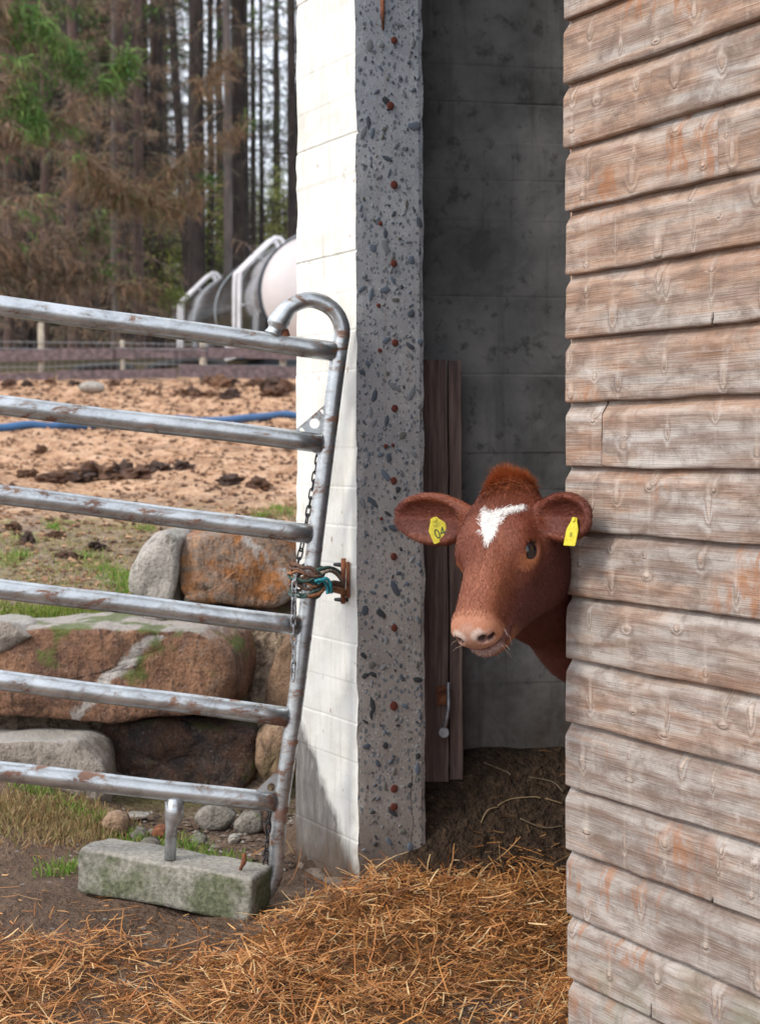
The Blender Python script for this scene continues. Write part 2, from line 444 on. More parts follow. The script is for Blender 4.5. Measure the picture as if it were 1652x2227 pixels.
def mat_rock(name, cols, vein=None, moss=0.0, pale_top=0.0, sc=1.0, line=None):
    t = NT(name)
    n = t.n('NewGeometry')
    g = n.outputs['Position']
    low = t.noise(g, 5 * sc, 5, 0.62, 0.4)
    mid = t.noise(g, 26 * sc, 5, 0.65)
    gr = t.noise(g, 130 * sc, 3, 0.6)
    c = t.ramp(t.math('ADD', t.math('MULTIPLY', low, 0.65), t.math('MULTIPLY', mid, 0.35)), [(0.32 + 0.36 * i / (len(cols) - 1), k) for i, k in enumerate(cols)])
    stri = t.noise(t.vmul(g, (30, 30, 9)), 1.0, 5, 0.7, 1.2)
    c = t.mix(t.ramp(stri, [(0.50, 0.0), (0.66, 0.75)]), c, tuple(x * 0.5 for x in cols[0]))
    c = t.mix(t.ramp(stri, [(0.30, 0.55), (0.42, 0.0)]), c, cols[-1])
    c = t.mix(t.ramp(gr, [(0.56, 0.0), (0.66, 0.6)]), c, tuple(x * 0.35 for x in cols[0]))
    c = t.mix(t.ramp(gr, [(0.30, 0.35), (0.40, 0.0)]), c, (0.5, 0.42, 0.34))
    if vein:
        q = t.vadd(g, t.vmul(t.noise(g, 6, 4, color=True), (0.25, 0.25, 0.25)))
        e = t.vor(q, vein, 'DISTANCE_TO_EDGE').outputs['Distance']
        c = t.mix(t.math('MULTIPLY', t.ramp(e, [(0.015, 0.85), (0.045, 0.0)]), t.ramp(low, [(0.42, 0.0), (0.52, 1.0)])), c, (0.46, 0.44, 0.42))
    if line:                       # a quartz vein running across the face
        (x0, z0), (x1, z1), wd = line
        ln = math.hypot(x1 - x0, z1 - z0); nx_, nz2 = -(z1 - z0) / ln, (x1 - x0) / ln
        q = t.sep(t.vadd(g, t.vmul(t.vadd(t.noise(g, 9, 5, 0.65, color=True), (-.5, -.5, -.5)), (0.13, 0, 0.13))))
        dist = t.math('ABSOLUTE', t.math('ADD', t.math('MULTIPLY', t.math('SUBTRACT', q[0], x0), nx_), t.math('MULTIPLY', t.math('SUBTRACT', q[2], z0), nz2)))
        along = t.math('ADD', t.math('MULTIPLY', t.math('SUBTRACT', q[0], x0), (x1 - x0) / ln), t.math('MULTIPLY', t.math('SUBTRACT', q[2], z0), (z1 - z0) / ln))
        vm = t.math('MULTIPLY', t.ramp(t.math('DIVIDE', dist, wd), [(0.45, 0.85), (1.0, 0.0)]), t.math('MULTIPLY', t.math('GREATER_THAN', along, 0.0), t.math('LESS_THAN', along, ln)))
        c = t.mix(vm, c, t.ramp(mid, [(0.35, (0.30, 0.27, 0.25)), (0.6, (0.52, 0.50, 0.47))]))
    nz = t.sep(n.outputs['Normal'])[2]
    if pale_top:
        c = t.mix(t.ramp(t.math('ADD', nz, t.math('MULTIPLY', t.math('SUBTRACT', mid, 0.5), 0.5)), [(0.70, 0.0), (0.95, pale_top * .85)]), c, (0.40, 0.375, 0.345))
    if moss:
        mm = t.ramp(t.math('ADD', t.noise(g, 7, 3), t.math('MULTIPLY', nz, 0.10)), [(0.60, 0.0), (0.68, moss)])
        c = t.mix(mm, c, t.ramp(gr, [(0.35, (0.05, 0.08, 0.015)), (0.65, (0.13, 0.17, 0.04))]))
    h = t.math('ADD', t.math('MULTIPLY', mid, 1.0), t.math('ADD', t.math('MULTIPLY', gr, 0.3), low))
    return t.done(c, 0.85, 0, t.bump(t.math('ADD', h, t.math('MULTIPLY', stri, 0.5)), 0.7, 0.02), 0.3)

def mat_ground():
    t = NT('yard_and_field_earth')
    g = t.n('NewGeometry').outputs['Position']
    x, y, z = t.sep(g)
    low = t.noise(g, 0.9, 4, 0.6)
    mid = t.noise(g, 7, 5, 0.65)
    fin = t.noise(g, 42, 4, 0.65)
    peb = t.vor(g, 46)
    yard = t.ramp(mid, [(0.3, (0.075, 0.048, 0.033)), (0.55, (0.15, 0.098, 0.068)), (0.75, (0.22, 0.155, 0.11))])
    pm = t.math('MULTIPLY', t.ramp(peb.outputs['Distance'], [(0.2, 0.8), (0.32, 0.0)]), t.math('GREATER_THAN', t.sep(peb.outputs['Color'])[0], 0.86))
    yard = t.mix(pm, yard, (0.30, 0.27, 0.25))
    chips = t.ramp(t.math('ADD', t.math('MULTIPLY', mid, 0.6), t.math('MULTIPLY', fin, 0.4)), [(0.35, (0.15, 0.08, 0.048)), (0.44, (0.44, 0.25, 0.145)), (0.53, (0.66, 0.41, 0.255)), (0.68, (0.80, 0.58, 0.41))])
    # damp darker soil and thin moss at the near rim of the field
    rim = t.ramp(t.math('ADD', y, t.math('MULTIPLY', t.math('SUBTRACT', low, 0.5), 5.0)), [(0.0, 1.0), (1.0, 0.0)])
    yy = t.math('DIVIDE', t.math('SUBTRACT', t.math('ADD', y, t.math('MULTIPLY', t.math('SUBTRACT', mid, 0.5), 3.0)), 5.2), 4.0)
    rimf = t.ramp(yy, [(0.35, 1.0), (1.0, 0.0)])
    damp = t.ramp(fin, [(0.35, (0.13, 0.095, 0.07)), (0.52, (0.30, 0.225, 0.16)), (0.7, (0.46, 0.36, 0.26))])
    mossm = t.ramp(t.noise(g, 2.6, 4, 0.6), [(0.52, 0.0), (0.60, 0.8)])
    damp = t.mix(mossm, damp, t.ramp(fin, [(0.35, (0.10, 0.12, 0.025)), (0.65, (0.30, 0.32, 0.09))]))
    field = t.mix(rimf, chips, damp)
    wet = t.ramp(t.noise(t.vmul(g, (0.7, 1.5, 1)), 1.0, 4, 0.65), [(0.60, 0.0), (0.68, 0.75)])
    field = t.mix(wet, field, (0.13, 0.07, 0.045))
    forest = t.ramp(mid, [(0.3, (0.05, 0.04, 0.025)), (0.7, (0.13, 0.10, 0.05))])
    c = t.mix(t.ramp(t.math('DIVIDE', t.math('SUBTRACT', y, 4.6), 1.0), [(0.1, 0.0), (0.6, 1.0)]), yard, field)
    c = t.mix(t.ramp(t.math('DIVIDE', t.math('SUBTRACT', y, 22.0), 10.0), [(0.05, 0.0), (0.3, 1.0)]), c, forest)
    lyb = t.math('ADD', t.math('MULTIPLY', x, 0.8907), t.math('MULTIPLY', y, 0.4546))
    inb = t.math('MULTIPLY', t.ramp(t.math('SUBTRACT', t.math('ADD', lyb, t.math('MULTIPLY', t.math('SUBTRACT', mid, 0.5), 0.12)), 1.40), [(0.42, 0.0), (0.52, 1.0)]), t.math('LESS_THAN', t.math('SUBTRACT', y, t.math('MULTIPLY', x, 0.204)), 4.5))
    c = t.mix(inb, c, t.ramp(fin, [(0.35, (0.028, 0.018, 0.012)), (0.6, (0.065, 0.042, 0.027)), (0.75, (0.13, 0.085, 0.045))]))  # dark dung inside the barn, interior shade put into its colour too
    h = t.math('ADD', mid, t.math('MULTIPLY', fin, 0.5))
    return t.done(c, 0.92, 0, t.bump(h, 1.0, 0.07), 0.2)

def mat_bark(name, a, b):
    t = NT(name)
    g = t.vmul(t.obj, (9, 9, 2.2))
    n1 = t.noise(g, 1.0, 5, 0.65)
    return t.done(t.ramp(n1, [(0.3, a), (0.7, b)]), 0.95, 0, t.bump(n1, 0.8, 0.04), 0.15)

def mat_timber():
    t = NT('dark_timber')
    g = t.obj
    gr = t.noise(t.vmul(g, (70, 70, 4)), 1.0, 4, 0.65)
    lo = t.noise(g, 6, 3)
    c = t.ramp(gr, [(0.3, (0.045, 0.03, 0.027)), (0.5, (0.13, 0.088, 0.076)), (0.72, (0.27, 0.19, 0.16))])
    c = t.mix(t.ramp(lo, [(0.45, 0.0), (0.65, 0.5)]), c, (0.12, 0.075, 0.055))
    return t.done(c, 0.75, 0, t.bump(gr, 0.5, 0.004), 0.3)

def mat_block():
    t = NT('mossy_cast_block')
    g = t.n('NewGeometry'); p = g.outputs['Position']
    n1 = t.noise(p, 9, 4, 0.6); n2 = t.noise(p, 90, 4, 0.65)
    c = t.ramp(n2, [(0.3, (0.20, 0.185, 0.16)), (0.55, (0.34, 0.32, 0.28)), (0.75, (0.46, 0.44, 0.40))])
    nz = t.sep(g.outputs['Normal'])[2]
    side = t.ramp(nz, [(0.2, 1.0), (0.6, 0.0)])
    c = t.mix(t.math('MULTIPLY', t.ramp(n1, [(0.38, 0.0), (0.56, 0.85)]), side), c, t.ramp(n2, [(0.4, (0.055, 0.07, 0.03)), (0.7, (0.16, 0.18, 0.09))]))
    c = t.mix(t.ramp(t.vor(p, 80).outputs['Distance'], [(0.12, 0.5), (0.2, 0.0)]), c, (0.08, 0.08, 0.075))
    return t.done(c, 0.9, 0, t.bump(t.math('ADD', n1, n2), 0.6, 0.008), 0.2)

MAT['wood'] = mat_wood(); MAT['white'] = mat_white(); MAT['cut'] = mat_cut(); MAT['inner'] = mat_inner()
MAT['galv'] = mat_galv(); MAT['ground'] = mat_ground(); MAT['timber'] = mat_timber(); MAT['block'] = mat_block()
MAT['bark_brown'] = mat_bark('bark_brown', (0.055, 0.04, 0.035), (0.17, 0.115, 0.10))
MAT['bark_dark'] = mat_bark('bark_dark', (0.018, 0.016, 0.016), (0.07, 0.055, 0.05))
MAT['bark_grey'] = mat_bark('bark_grey', (0.07, 0.06, 0.058), (0.18, 0.15, 0.14))
MAT['attr'] = mat_attr('strand', 0.8, 0.25)
MAT['leaf'] = mat_attr('leaf', 0.6, 0.3, 0.3)
MAT['straw'] = mat_attr('straw', 0.55, 0.35, 0.15)
MAT['rust'] = mat_plain('rusty_iron', (0.23, 0.085, 0.04), 0.9, 0.1, 0.5, 60, 0.4)
MAT['rebar'] = mat_plain('rusty_bar_end', (0.14, 0.032, 0.02), 0.9, 0.0, 0.35, 120, 0.3)
MAT['iron'] = mat_plain('dark_iron', (0.05, 0.05, 0.055), 0.5, 0.7, 0.3, 80, 0.2)
MAT['zinc'] = mat_plain('worn_zinc', (0.33, 0.34, 0.36), 0.45, 0.6, 0.25, 60, 0.2)
MAT['edge'] = mat_plain('planed_edge_wood', (0.50, 0.33, 0.23), 0.8, 0, 0.2, 40, 0.2)
MAT['roof'] = mat_plain('roof_sheet', (0.16, 0.15, 0.15), 0.7, 0.2, 0.2, 4, 0.1)

# ------------------------------------------------------------------ layout of the barn
WD = np.array([0.4546, -0.8907, 0.0])       # along the front wall, towards the camera
WI = np.array([0.8907, 0.4546, 0.0])        # into the barn
WROT = math.atan2(WD[1], WD[0])
C0 = P(775, 975, 4.0); C0[2] = 0.226        # outer corner of the sawn jamb
BASE = 0.226

def hit(px, py, p0, nrm):
    r = ray(px, py)
    t = np.dot(np.asarray(p0) - CAM, nrm) / np.dot(r, nrm)
    return CAM + t * r

def w2b(p):
    d = np.asarray(p) - C0
    return np.array([np.dot(d, WD), np.dot(d, WI), d[2]])

def on_cut(px, py):   return w2b(hit(px, py, C0, WD))
def on_white(px, py): return w2b(hit(px, py, C0, WI))

GI0 = np.array([0.114, 4.28, 0.0]); GID = np.array([0.98, 0.2, 0.0]); GID /= np.linalg.norm(GID)   # inside of the gable wall
def gable_y(x, x0=-0.216, y0=4.315): return y0 + (x - x0) * 0.204

# ------------------------------------------------------------------ ground: one sheet
def zg(x, y):
    x = np.asarray(x, dtype=np.float64); y = np.asarray(y, dtype=np.float64)
    z = 0.155 + 0.065 * smooth(3.1, 4.0, y)
    # deep litter heaped inside the door against the gable
    inside = smooth(-0.02, 0.10, (x - C0[0]) * WI[0] + (y - C0[1]) * WI[1] - 0.02)
    q = y - 0.204 * (x - 0.114)
    z = z + inside * 0.27 * smooth(3.95, 4.32, q) * smooth(4.75, 4.3, q)
    # terrace held by boulders behind the gate, then the field climbing to the wood
    step = y - (4.315 + (np.maximum(x, -0.25) + 0.216) * 0.204)
    terr = 0.73 + 0.0826 * (y - 5.2)
    terr = np.where(y > 60, 0.73 + 0.0826 * 54.8 + 0.02 * (y - 60), terr)
    k = smooth(0.72, 1.02, step)
    z = z * (1 - k) + terr * k
    bank = 0.10 * smooth(-0.55, -1.05, x) * smooth(4.1, 4.7, y) * (1 - k)
    return z + bank

def axis(lo, hi, fine_lo, fine_hi, fine, grow):
    a = list(np.arange(fine_lo, fine_hi + 1e-6, fine))
    s, x = fine, fine_hi
    while x < hi: s *= grow; x += s; a.append(min(x, hi))
    s, x = fine, fine_lo
    while x > lo: s *= grow; x -= s; a.insert(0, max(x, lo))
    return np.unique(np.array(a))

gx = axis(-130, 130, -4.8, 1.0, 0.05, 1.13)
gy = axis(-60, 220, 2.7, 21.5, 0.05, 1.09)
GXX, GYY = np.meshgrid(gx, gy, indexing='ij')
GZ = zg(GXX, GYY)
for i in range(len(gx)):
    for j in range(len(gy)):
        x, y = gx[i], gy[j]
        a = 0.012 * fbm((x * 6, y * 6, 1), 3) + 0.02 * fbm((x * 1.5, y * 1.5, 3), 3)
        if y > 5.3: a += min(1, (y - 5.3) / 2) * (0.035 * fbm((x * 2.2, y * 2.2, 5), 4) + 0.06 * fbm((x * .5, y * .5, 2), 3)) + min(1, (y - 5.3) / 6) * 0.022 * fbm((x * 5, y * 3.5, 8), 3)
        if y > 26: a += 0.35 * fbm((x * .12, y * .12, 4), 3)
        GZ[i, j] += a
nx, ny = len(gx), len(gy)
idx = np.arange(nx * ny).reshape(nx, ny)
gf = np.stack([idx[:-1, :-1], idx[1:, :-1], idx[1:, 1:], idx[:-1, 1:]], -1).reshape(-1, 4)
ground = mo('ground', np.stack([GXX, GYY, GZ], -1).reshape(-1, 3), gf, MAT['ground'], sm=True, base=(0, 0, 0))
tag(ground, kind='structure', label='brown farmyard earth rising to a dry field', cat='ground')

def ground_z(x, y):
    return float(zg(x, y)) + 0.012 * fbm((x * 6, y * 6, 1), 3) + 0.02 * fbm((x * 1.5, y * 1.5, 3), 3) + (
        min(1, (y - 5.3) / 2) * (0.035 * fbm((x * 2.2, y * 2.2, 5), 4) + 0.06 * fbm((x * .5, y * .5, 2), 3)) if y > 5.3 else 0)

# ------------------------------------------------------------------ barn
barn = empty('barn', C0, WROT, label='barn with whitewashed concrete wall, sawn bare jamb and dark interior', cat='barn')

def strip_rows(z0, z1, pitch, phase=0.0):
    """heights of a board-marked wall: (z, groove depth, strip number)"""
    rows = []
    z, k = z0 - phase, 0
    while z < z1:
        for a, g in ((0.0, 1), (0.05, 0), (0.35, 0), (0.65, 0), (0.95, 0)):
            zz = z + a * pitch
            if z0 <= zz <= z1: rows.append((zz, g, k))
        z += pitch; k += 1
    return rows

rows = strip_rows(-0.25, 3.1, 0.0925, 0.02)
so = [RND.uniform(-0.0008, 0.0008) for _ in range(60)]
W1, W2, WL = 22, 14, 0.354
ring_n = (W1 + 1) + W2 + 2
pv, pf, pm_ = [], [], []
for (z, g, k) in rows:
    left = -WL - 0.013 * (1.1 - z) * 0.9 + 0.006 * fbm((z * 14, 3.3, 0), 4) + 0.004 * fbm((z * 50, 9.3, 0), 2)
    cxr = -0.0045 * max(0, fbm((z * 16, 7.7, 1), 4)) ; cyr = 0.006 * max(0, fbm((z * 18, 2.7, 5), 4))
    zt = z
    for i in range(W1 + 1):
        t = i / W1
        x = left * (1 - t) + cxr * t
        y = so[k] + (0.0008 if g and not (k * 7 % 5 == 0) else 0) + (0.003 if g and k in (19, 22, 26) else 0) + 0.0022 * fbm((x * 9, z * 9, 0), 3)
        if i == 0: y += 0.006
        if i == W1: y += cyr
        pv.append((x, y, zt))
    for i in range(1, W2 + 1):
        t = i / W2
        pv.append((0.0012 * fbm((t * 2, z * 10, 6), 3) - (0.006 * max(0, fbm((z * 14, 1.1, 8), 3)) + .002 if i == W2 else 0), 0.006 + t * (0.1804 - 0.006) + (0.004 * fbm((z * 12, 5.1, 2), 3) if i == W2 else 0), zt))
    pv.append((-0.19, 0.1804, zt)); pv.append((left + 0.045, 0.1804, zt))
for r in range(len(rows) - 1):
    for i in range(ring_n):
        j = (i + 1) % ring_n
        pf.append([r * ring_n + i, r * ring_n + j, (r + 1) * ring_n + j, (r + 1) * ring_n + i])
        pm_.append(0 if i < W1 else (1 if i < W1 + W2 else 2))
pf.append([(len(rows) - 1) * ring_n + i for i in range(ring_n)]); pm_.append(0)
pier = mo('front_wall', pv, pf, [MAT['white'], MAT['cut'], MAT['inner']], barn, fmat=pm_, local=True)
tag(pier, 'whitewashed board-marked concrete wall end with a sawn grey edge')

# footing stub under the corner
fv, ff = bev_box(0.40, 0.24, 0.30, 0.02, 0.015, 2)
fv = fv + np.array([-0.165, 0.088, -0.160])
MAT['foot'] = mat_rock('muddy_footing', [(0.12, 0.085, 0.062), (0.22, 0.165, 0.125), (0.32, 0.26, 0.21)])
foot = mo('footing', fv, ff, MAT['foot'], barn, local=True, sm=False)

# gable wall: board-marked inside face
g0 = w2b([GI0[0], GI0[1], 0]); gd = np.array([np.dot(GID, WD), np.dot(GID, WI)]); gd /= np.linalg.norm(gd)
gn = np.array([gd[1], -gd[0]])            # towards the room
gr_rows = strip_rows(-0.25, 3.1, 0.098, 0.01)
go = [RND.uniform(-0.0018, 0.0018) for _ in range(60)]
cols = np.concatenate([np.linspace(-0.098, 1.2, 36), np.linspace(1.4, 4.9, 10)])
gv, gf2 = [], []
for (z, g, k) in gr_rows:
    for t in cols:
        o_ = go[k] - (0.0022 * (k % 5 in (0, 2)) * (0.4 + max(0, fbm((t * 4, k * 3.3, 1), 3)) * 1.6) if g else 0) + 0.006 * fbm((t * 5, z * 6, 11), 4)
        if t < 0: o_ = 0
        q = g0[:2] + gd * t + gn * o_
        gv.append((q[0], q[1], z))
nc = len(cols); nr = len(gr_rows)
for (z) in (gr_rows[0][0], gr_rows[-1][0]):
    for t in (cols[0], cols[-1]):
        q = g0[:2] + gd * t - gn * 0.10
        gv.append((q[0], q[1], z))
for r in range(nr - 1):
    for i in range(nc - 1): gf2.append([r * nc + i, r * nc + i + 1, (r + 1) * nc + i + 1, (r + 1) * nc + i])
b = nr * nc
gf2.append([b + 1, b, b + 2, b + 3]); gf2.append([b, 0, (nr - 1) * nc, b + 2][::-1])
gf2.append([(nr - 1) * nc, (nr - 1) * nc + nc - 1, b + 3, b + 2])
gable = mo('gable_wall', gv, gf2, MAT['inner'], barn, local=True, sm=False)
# the rest of the shell keeps the daylight out
for nm, (x0, x1, y0, y1, z0, z1), m in (('front_wall', (1.95, 7.0, 0.0, 0.18, -0.3, 3.1), 'white'), ('lintel', (0.004, 1.946, 0.002, 0.178, 2.72, 3.098), 'cut'),
                                        ('back_wall', (0.6, 7.0, 4.6, 4.78, -0.3, 3.1), 'inner'), ('end_wall', (6.8, 6.98, 0.184, 4.596, -0.3, 3.1), 'inner'),
                                        ('roof', (-0.55, 7.2, -0.12, 5.0, 3.104, 3.24), 'roof')):
    v, f = box(x0, x1, y0, y1, z0, z1)
    mo(nm, v, f, MAT[m], barn, local=True)
v, f = box(0.2, 4.6, -0.05, -0.004, 2.9, 2.97)
mo('door_track', v, f, MAT['galv'], barn, local=True)

# stones and bar ends in the sawn face
def pebble(seed, n=9):
    r = random.Random(seed); vs = []; base = [r.uniform(0.72, 1.1) for _ in range(n)]
    for sc, h in ((1.0, -0.4), (1.0, 0.25), (0.86, 0.5)):
        for i in range(n):
            a = 2 * math.pi * i / n
            vs.append((h, sc * base[i] * math.cos(a), sc * base[i] * math.sin(a)))
    fs = [[k * n + i, k * n + (i + 1) % n, (k + 1) * n + (i + 1) % n, (k + 1) * n + i] for k in range(2) for i in range(n)]
    fs.append([2 * n + i for i in range(n)])
    return vs, fs
AGG = [mat_plain('aggregate_' + n_, c, 0.7, 0, 0.3, 150, 0.1) for n_, c in (('slate', (0.085, 0.10, 0.125)), ('blue', (0.14, 0.17, 0.215)), ('grey', (0.22, 0.235, 0.25)), ('black', (0.045, 0.05, 0.055)), ('olive', (0.15, 0.15, 0.13)))]
PEB = [[mesh_data('aggregate_stone', *pebble(50 + i), AGG[m], True) for i in range(5)] for m in range(5)]
rr = random.Random(21); spots = []
tries = 0
while len(spots) < 298 and tries < 9000:
    tries += 1
    big = rr.random()
    s = 0.0032 + 0.0095 * big ** 2.4
    y, z = rr.uniform(0.012, 0.170), rr.uniform(0.05, 2.35)
    if any(abs(y - q[0]) < (s + q[2]) * 1.2 and abs(z - q[1]) < (s + q[2]) * 1.2 for q in spots): continue
    spots.append((y, z, s))
    hi = z > 0.95
    m = rr.choices(range(5), (3, 5, 5, 0.4, 1) if hi else (4, 2, 2, 3, 2))[0]
    inst('aggregate_stone', rr.choice(PEB[m]), pier, (0.0012, y, z), (rr.uniform(0, 6.28), 0, 0), (0.0022, s * rr.uniform(0.9, 1.9), s * rr.uniform(0.6, 1.0)))
_pv, _pf = pebble(3, 14); _pv = [(a, b / math.hypot(b, c) * (1.0 if i < 28 else 0.86), c / math.hypot(b, c) * (1.0 if i < 28 else 0.86)) for i, (a, b, c) in enumerate(_pv)]
bar_me = mesh_data('rebar_end', _pv, _pf, MAT['rebar'], True)
for px, py, k in ((856, 88, 8), (848, 230, 9), (856, 402, 9), (826, 486, 5), (855, 573, 8), (822, 664, 5), (858, 745, 8), (825, 762, 5), (857, 888, 8), (838, 970, 5), (855, 1045, 8),
                  (853, 968, 4), (855, 1210, 8), (856, 1365, 8), (855, 1535, 10), (856, 1715, 9), (855, 1755, 9), (828, 1128, 4)):
    q = on_cut(px, py); s = k * 4.05 / FPX
    inst('rebar_end', bar_me, pier, (0.0022, q[1], q[2]), (RND.uniform(0, 6), 0, 0), (0.0030, s * 0.95, s))
a_, b_ = on_cut(830, -30), on_cut(831, 66)
v, f = tube([(0.001, a_[1], a_[2]), (0.002, b_[1], b_[2] + 0.04), (0.001, b_[1] + .001, b_[2])], [0.006, 0.0055, 0.002], 8)
tag(mo('rebar_rod', v, f, MAT['rust'], pier, local=True, sm=True), 'rusty bar lying in the top of the sawn edge')

# ------------------------------------------------------------------ sliding door of weatherboards
DC = P(1227, 975, 3.1) + WI * 0.016; DC[2] = 0.0
door = empty('sliding_door', (DC[0], DC[1], 0.0), WROT, label='sliding barn door clad in weathered grey-brown horizontal boards', cat='door')
PITCH = 138.5 / FPX * 3.1
ztop = EYE + (HY - 48) / FPX * 3.1
LEN = 2.15
def plank(z0, x0, x1, seed):
    """lapped board: foot stands proud, head is chamfered back under the next board; knots stand out of the face"""
    r = random.Random(seed)
    fine_to = min(x1, 0.80)
    xs = np.unique(np.concatenate([np.arange(x0, fine_to, 0.0032), np.linspace(fine_to, x1, 12 if x1 > fine_to + 0.01 else 1), [x1]]))
    if x0 >= 0.8: xs = np.linspace(x0, x1, 14)
    n = len(xs); h = PITCH
    face = [(-0.0172 + 0.0008 * t, 0.004 + (h * 0.78 - 0.004) * t) for t in np.linspace(0, 1, 23)]
    prof = [(0.000, 0.0), (-0.0155, 0.0012)] + face + [(-0.0150, h * 0.815), (-0.0093, h * 0.89), (-0.0035, h * 0.965), (-0.002, h * 1.10), (0.006, h * 1.10)]
    tilt = r.uniform(-0.0022, 0.0022); sag = r.uniform(-0.0022, 0.0022)
    knots = []; x = x0 + r.uniform(0.01, 0.09)
    while x < min(x1, 0.85):
        for _ in range(r.choice((1, 1, 2))):
            knots.append((x + r.uniform(-.012, .012), r.uniform(0.12, 0.9) * h, r.choice((.0025, .004, .005, .0075)) * r.uniform(.8, 1.2), r.choice((.003, .006, .009, .015)) * r.uniform(.8, 1.2), r.uniform(-0.9, 1.9)))
        x += r.uniform(0.07, 0.17)
    cracks = [(r.uniform(x0 + .05, 0.75), r.uniform(0.08, 0.26) * h, 0) for _ in range(r.choice((0, 0, 1)))]
    vs, cs, fs = [], [], []
    for i, x in enumerate(xs):
        wav = 0.0016 * fbm((x * 3.1, seed * 3.7, 0), 3)
        low = 0.0028 * fbm((x * 5.5, seed * 1.3, 4), 4) + sag * math.sin((x - x0) * 3)
        cup = 0.0012 * fbm((x * 9, seed * 5.1, 2), 3)
        near = [q for q in knots if abs(q[0] - x) < 0.05]
        for k, (o, z) in enumerate(prof):
            dz = low * (1 if k < 3 else 0.3 if k < 24 else 0)
            zz = z0 + z + dz
            kn = tr = dk = 0.0
            if 2 <= k <= 27:
                for (kx, kz, ka, kb, hh) in near:
                    ex, ez = (x - kx) / ka, (z - kz) / kb
                    g = math.exp(-(ex * ex + ez * ez) * 0.55)
                    kn = max(kn, g); dk += hh * 0.0016 * g * (1 - 0.5 * ex)
                    t = math.exp(-(ex * 1.25) ** 2) * math.exp(-abs(z - kz) / 0.045)      # branch trace across the board
                    tr = max(tr, t); dk += 0.0007 * t * (1 if hh > 0 else -.6)
            ck = 0.0
            for (cx_, ch, top) in cracks:
                if abs(x - cx_ - 0.004 * math.sin(z * 90)) < 0.0034 * (1 - z / ch) and z < ch: ck = 1.0
            oo = o + wav * 0.8 + (0.0009 * fbm((x * 14, zz * 40, seed), 3) - dk + cup * (1 - 2 * z / h) + 0.0025 * ck if 2 <= k <= 25 else 0)
            vs.append((x + (tilt * z / h if i in (0, n - 1) else 0), oo, zz)); cs.append((kn, tr, ck))
    m = len(prof)
    idx_ = np.arange(n * m).reshape(n, m)
    q = np.stack([idx_[:-1], idx_[1:], np.roll(idx_[1:], -1, 1), np.roll(idx_[:-1], -1, 1)], -1).reshape(-1, 4)
    # end caps as quads between the front and the back of the profile
    caps = []
    for base_, flip in ((0, False), ((n - 1) * m, True)):
        for k in range(m // 2 - 1):
            c = [base_ + k, base_ + k + 1, base_ + m - 2 - k, base_ + m - 1 - k]; caps.append(c[::-1] if flip else c)
    return mo('plank', vs, np.concatenate([q, np.array(caps)]), MAT['wood'], door, local=True, col=np.array(cs))
def door_x(px, py): 
    p = hit(px, py, DC, WI); return float(np.dot(p - DC, WD))
row = 0
for k in range(-5, 17):
    zb = ztop - (k) * PITCH
    e = RND.uniform(0.000, 0.007)
    joint = {0: 1527, 3: 1581, 7: 1325}.get(k)
    if k == 0: joint = 1527
    if joint:
        jx = door_x(joint, 975)
        plank(zb, e, jx - 0.0008, 100 + k); plank(zb, jx + 0.0008, LEN, 300 + k)
    else: plank(zb, e, LEN, 100 + k)
zlo, zhi = ztop - 16 * PITCH, ztop + 6 * PITCH
v, f = bev_box(0.028, 0.05, zhi - zlo, 0.002)
mo('edge_batten', v + np.array([0.006, 0.0275, (zlo + zhi) / 2]), f, MAT['edge'], door, local=True)
v, f = box(0.024, LEN, 0.009, 0.035, zlo, zhi)
mo('backing_frame', v, f, MAT['timber'], door, local=True)

# ------------------------------------------------------------------ dark plank with hook in the doorway
pb = P(960, 1700, 4.2)
tim = empty('timber_post', (pb[0], pb[1], pb[2]), 0, label='dark old timber post with a hanging hook behind the concrete jamb', cat='post')
hgt = P(960, 782, 4.2)[2] - pb[2]
def rough_plank(name, x0, x1, yf, th, z0, z1, seed):
    zs = np.linspace(z0, z1, 34); vs, fs = [], []
    for z in zs:
        a = 0.0025 * fbm((z * 6, seed, 0), 3); c = 0.0025 * fbm((z * 6, seed, 5), 3)
        vs += [(x0 + a, yf + c, z), (x1 + c, yf + a, z), (x1 + c, yf + th, z), (x0 + a, yf + th, z)]
    for i in range(len(zs) - 1):
        for k in range(4): fs.append([i * 4 + k, i * 4 + (k + 1) % 4, (i + 1) * 4 + (k + 1) % 4, (i + 1) * 4 + k])
    fs.append([0, 3, 2, 1]); n = (len(zs) - 1) * 4; fs.append([n, n + 1, n + 2, n + 3])
    return mo(name, vs, fs, MAT['timber'], tim, local=True)
s_ = 4.2 / FPX
rough_plank('plank', -50 * s_, 15 * s_, 0.0, 0.045, 0.0, hgt, 2.0)
rough_plank('plank', 18.5 * s_, 46 * s_, 0.012, 0.04, 0.003, hgt * 0.998, 8.0)
v, f = box(-48 * s_, 44 * s_, 0.046, 0.06, hgt * 0.2, hgt * 0.26); mo('fixing_cleat', v, f, MAT['timber'], tim, local=True)
def tl(px, py, o=0.0): 
    q = P(px, py, 4.2) - pb; return np.array([q[0], -0.004 - o, q[2]])
c_ = tl(963, 1512)
v, f = bev_box(30 * s_, 0.004, 42 * s_, 0.001)
mo('latch_plate', v + c_, f, MAT['rust'], tim, local=True)
pts = spline([tl(974, 1482, .012), tl(974, 1510, .016), tl(974, 1535, .02), tl(970, 1560, .02), tl(965, 1585, .014)], 6)
v, f = tube(pts, 4.6 * s_, 8)
hk = mo('latch_hook', v, f, MAT['zinc'], tim, local=True, sm=True)
v, f = tube([tl(964, 1590, .004), tl(964, 1590, .02)], 11 * s_, 14)
mo('hook_eye', v, f, MAT['zinc'], tim, local=True, sm=False)

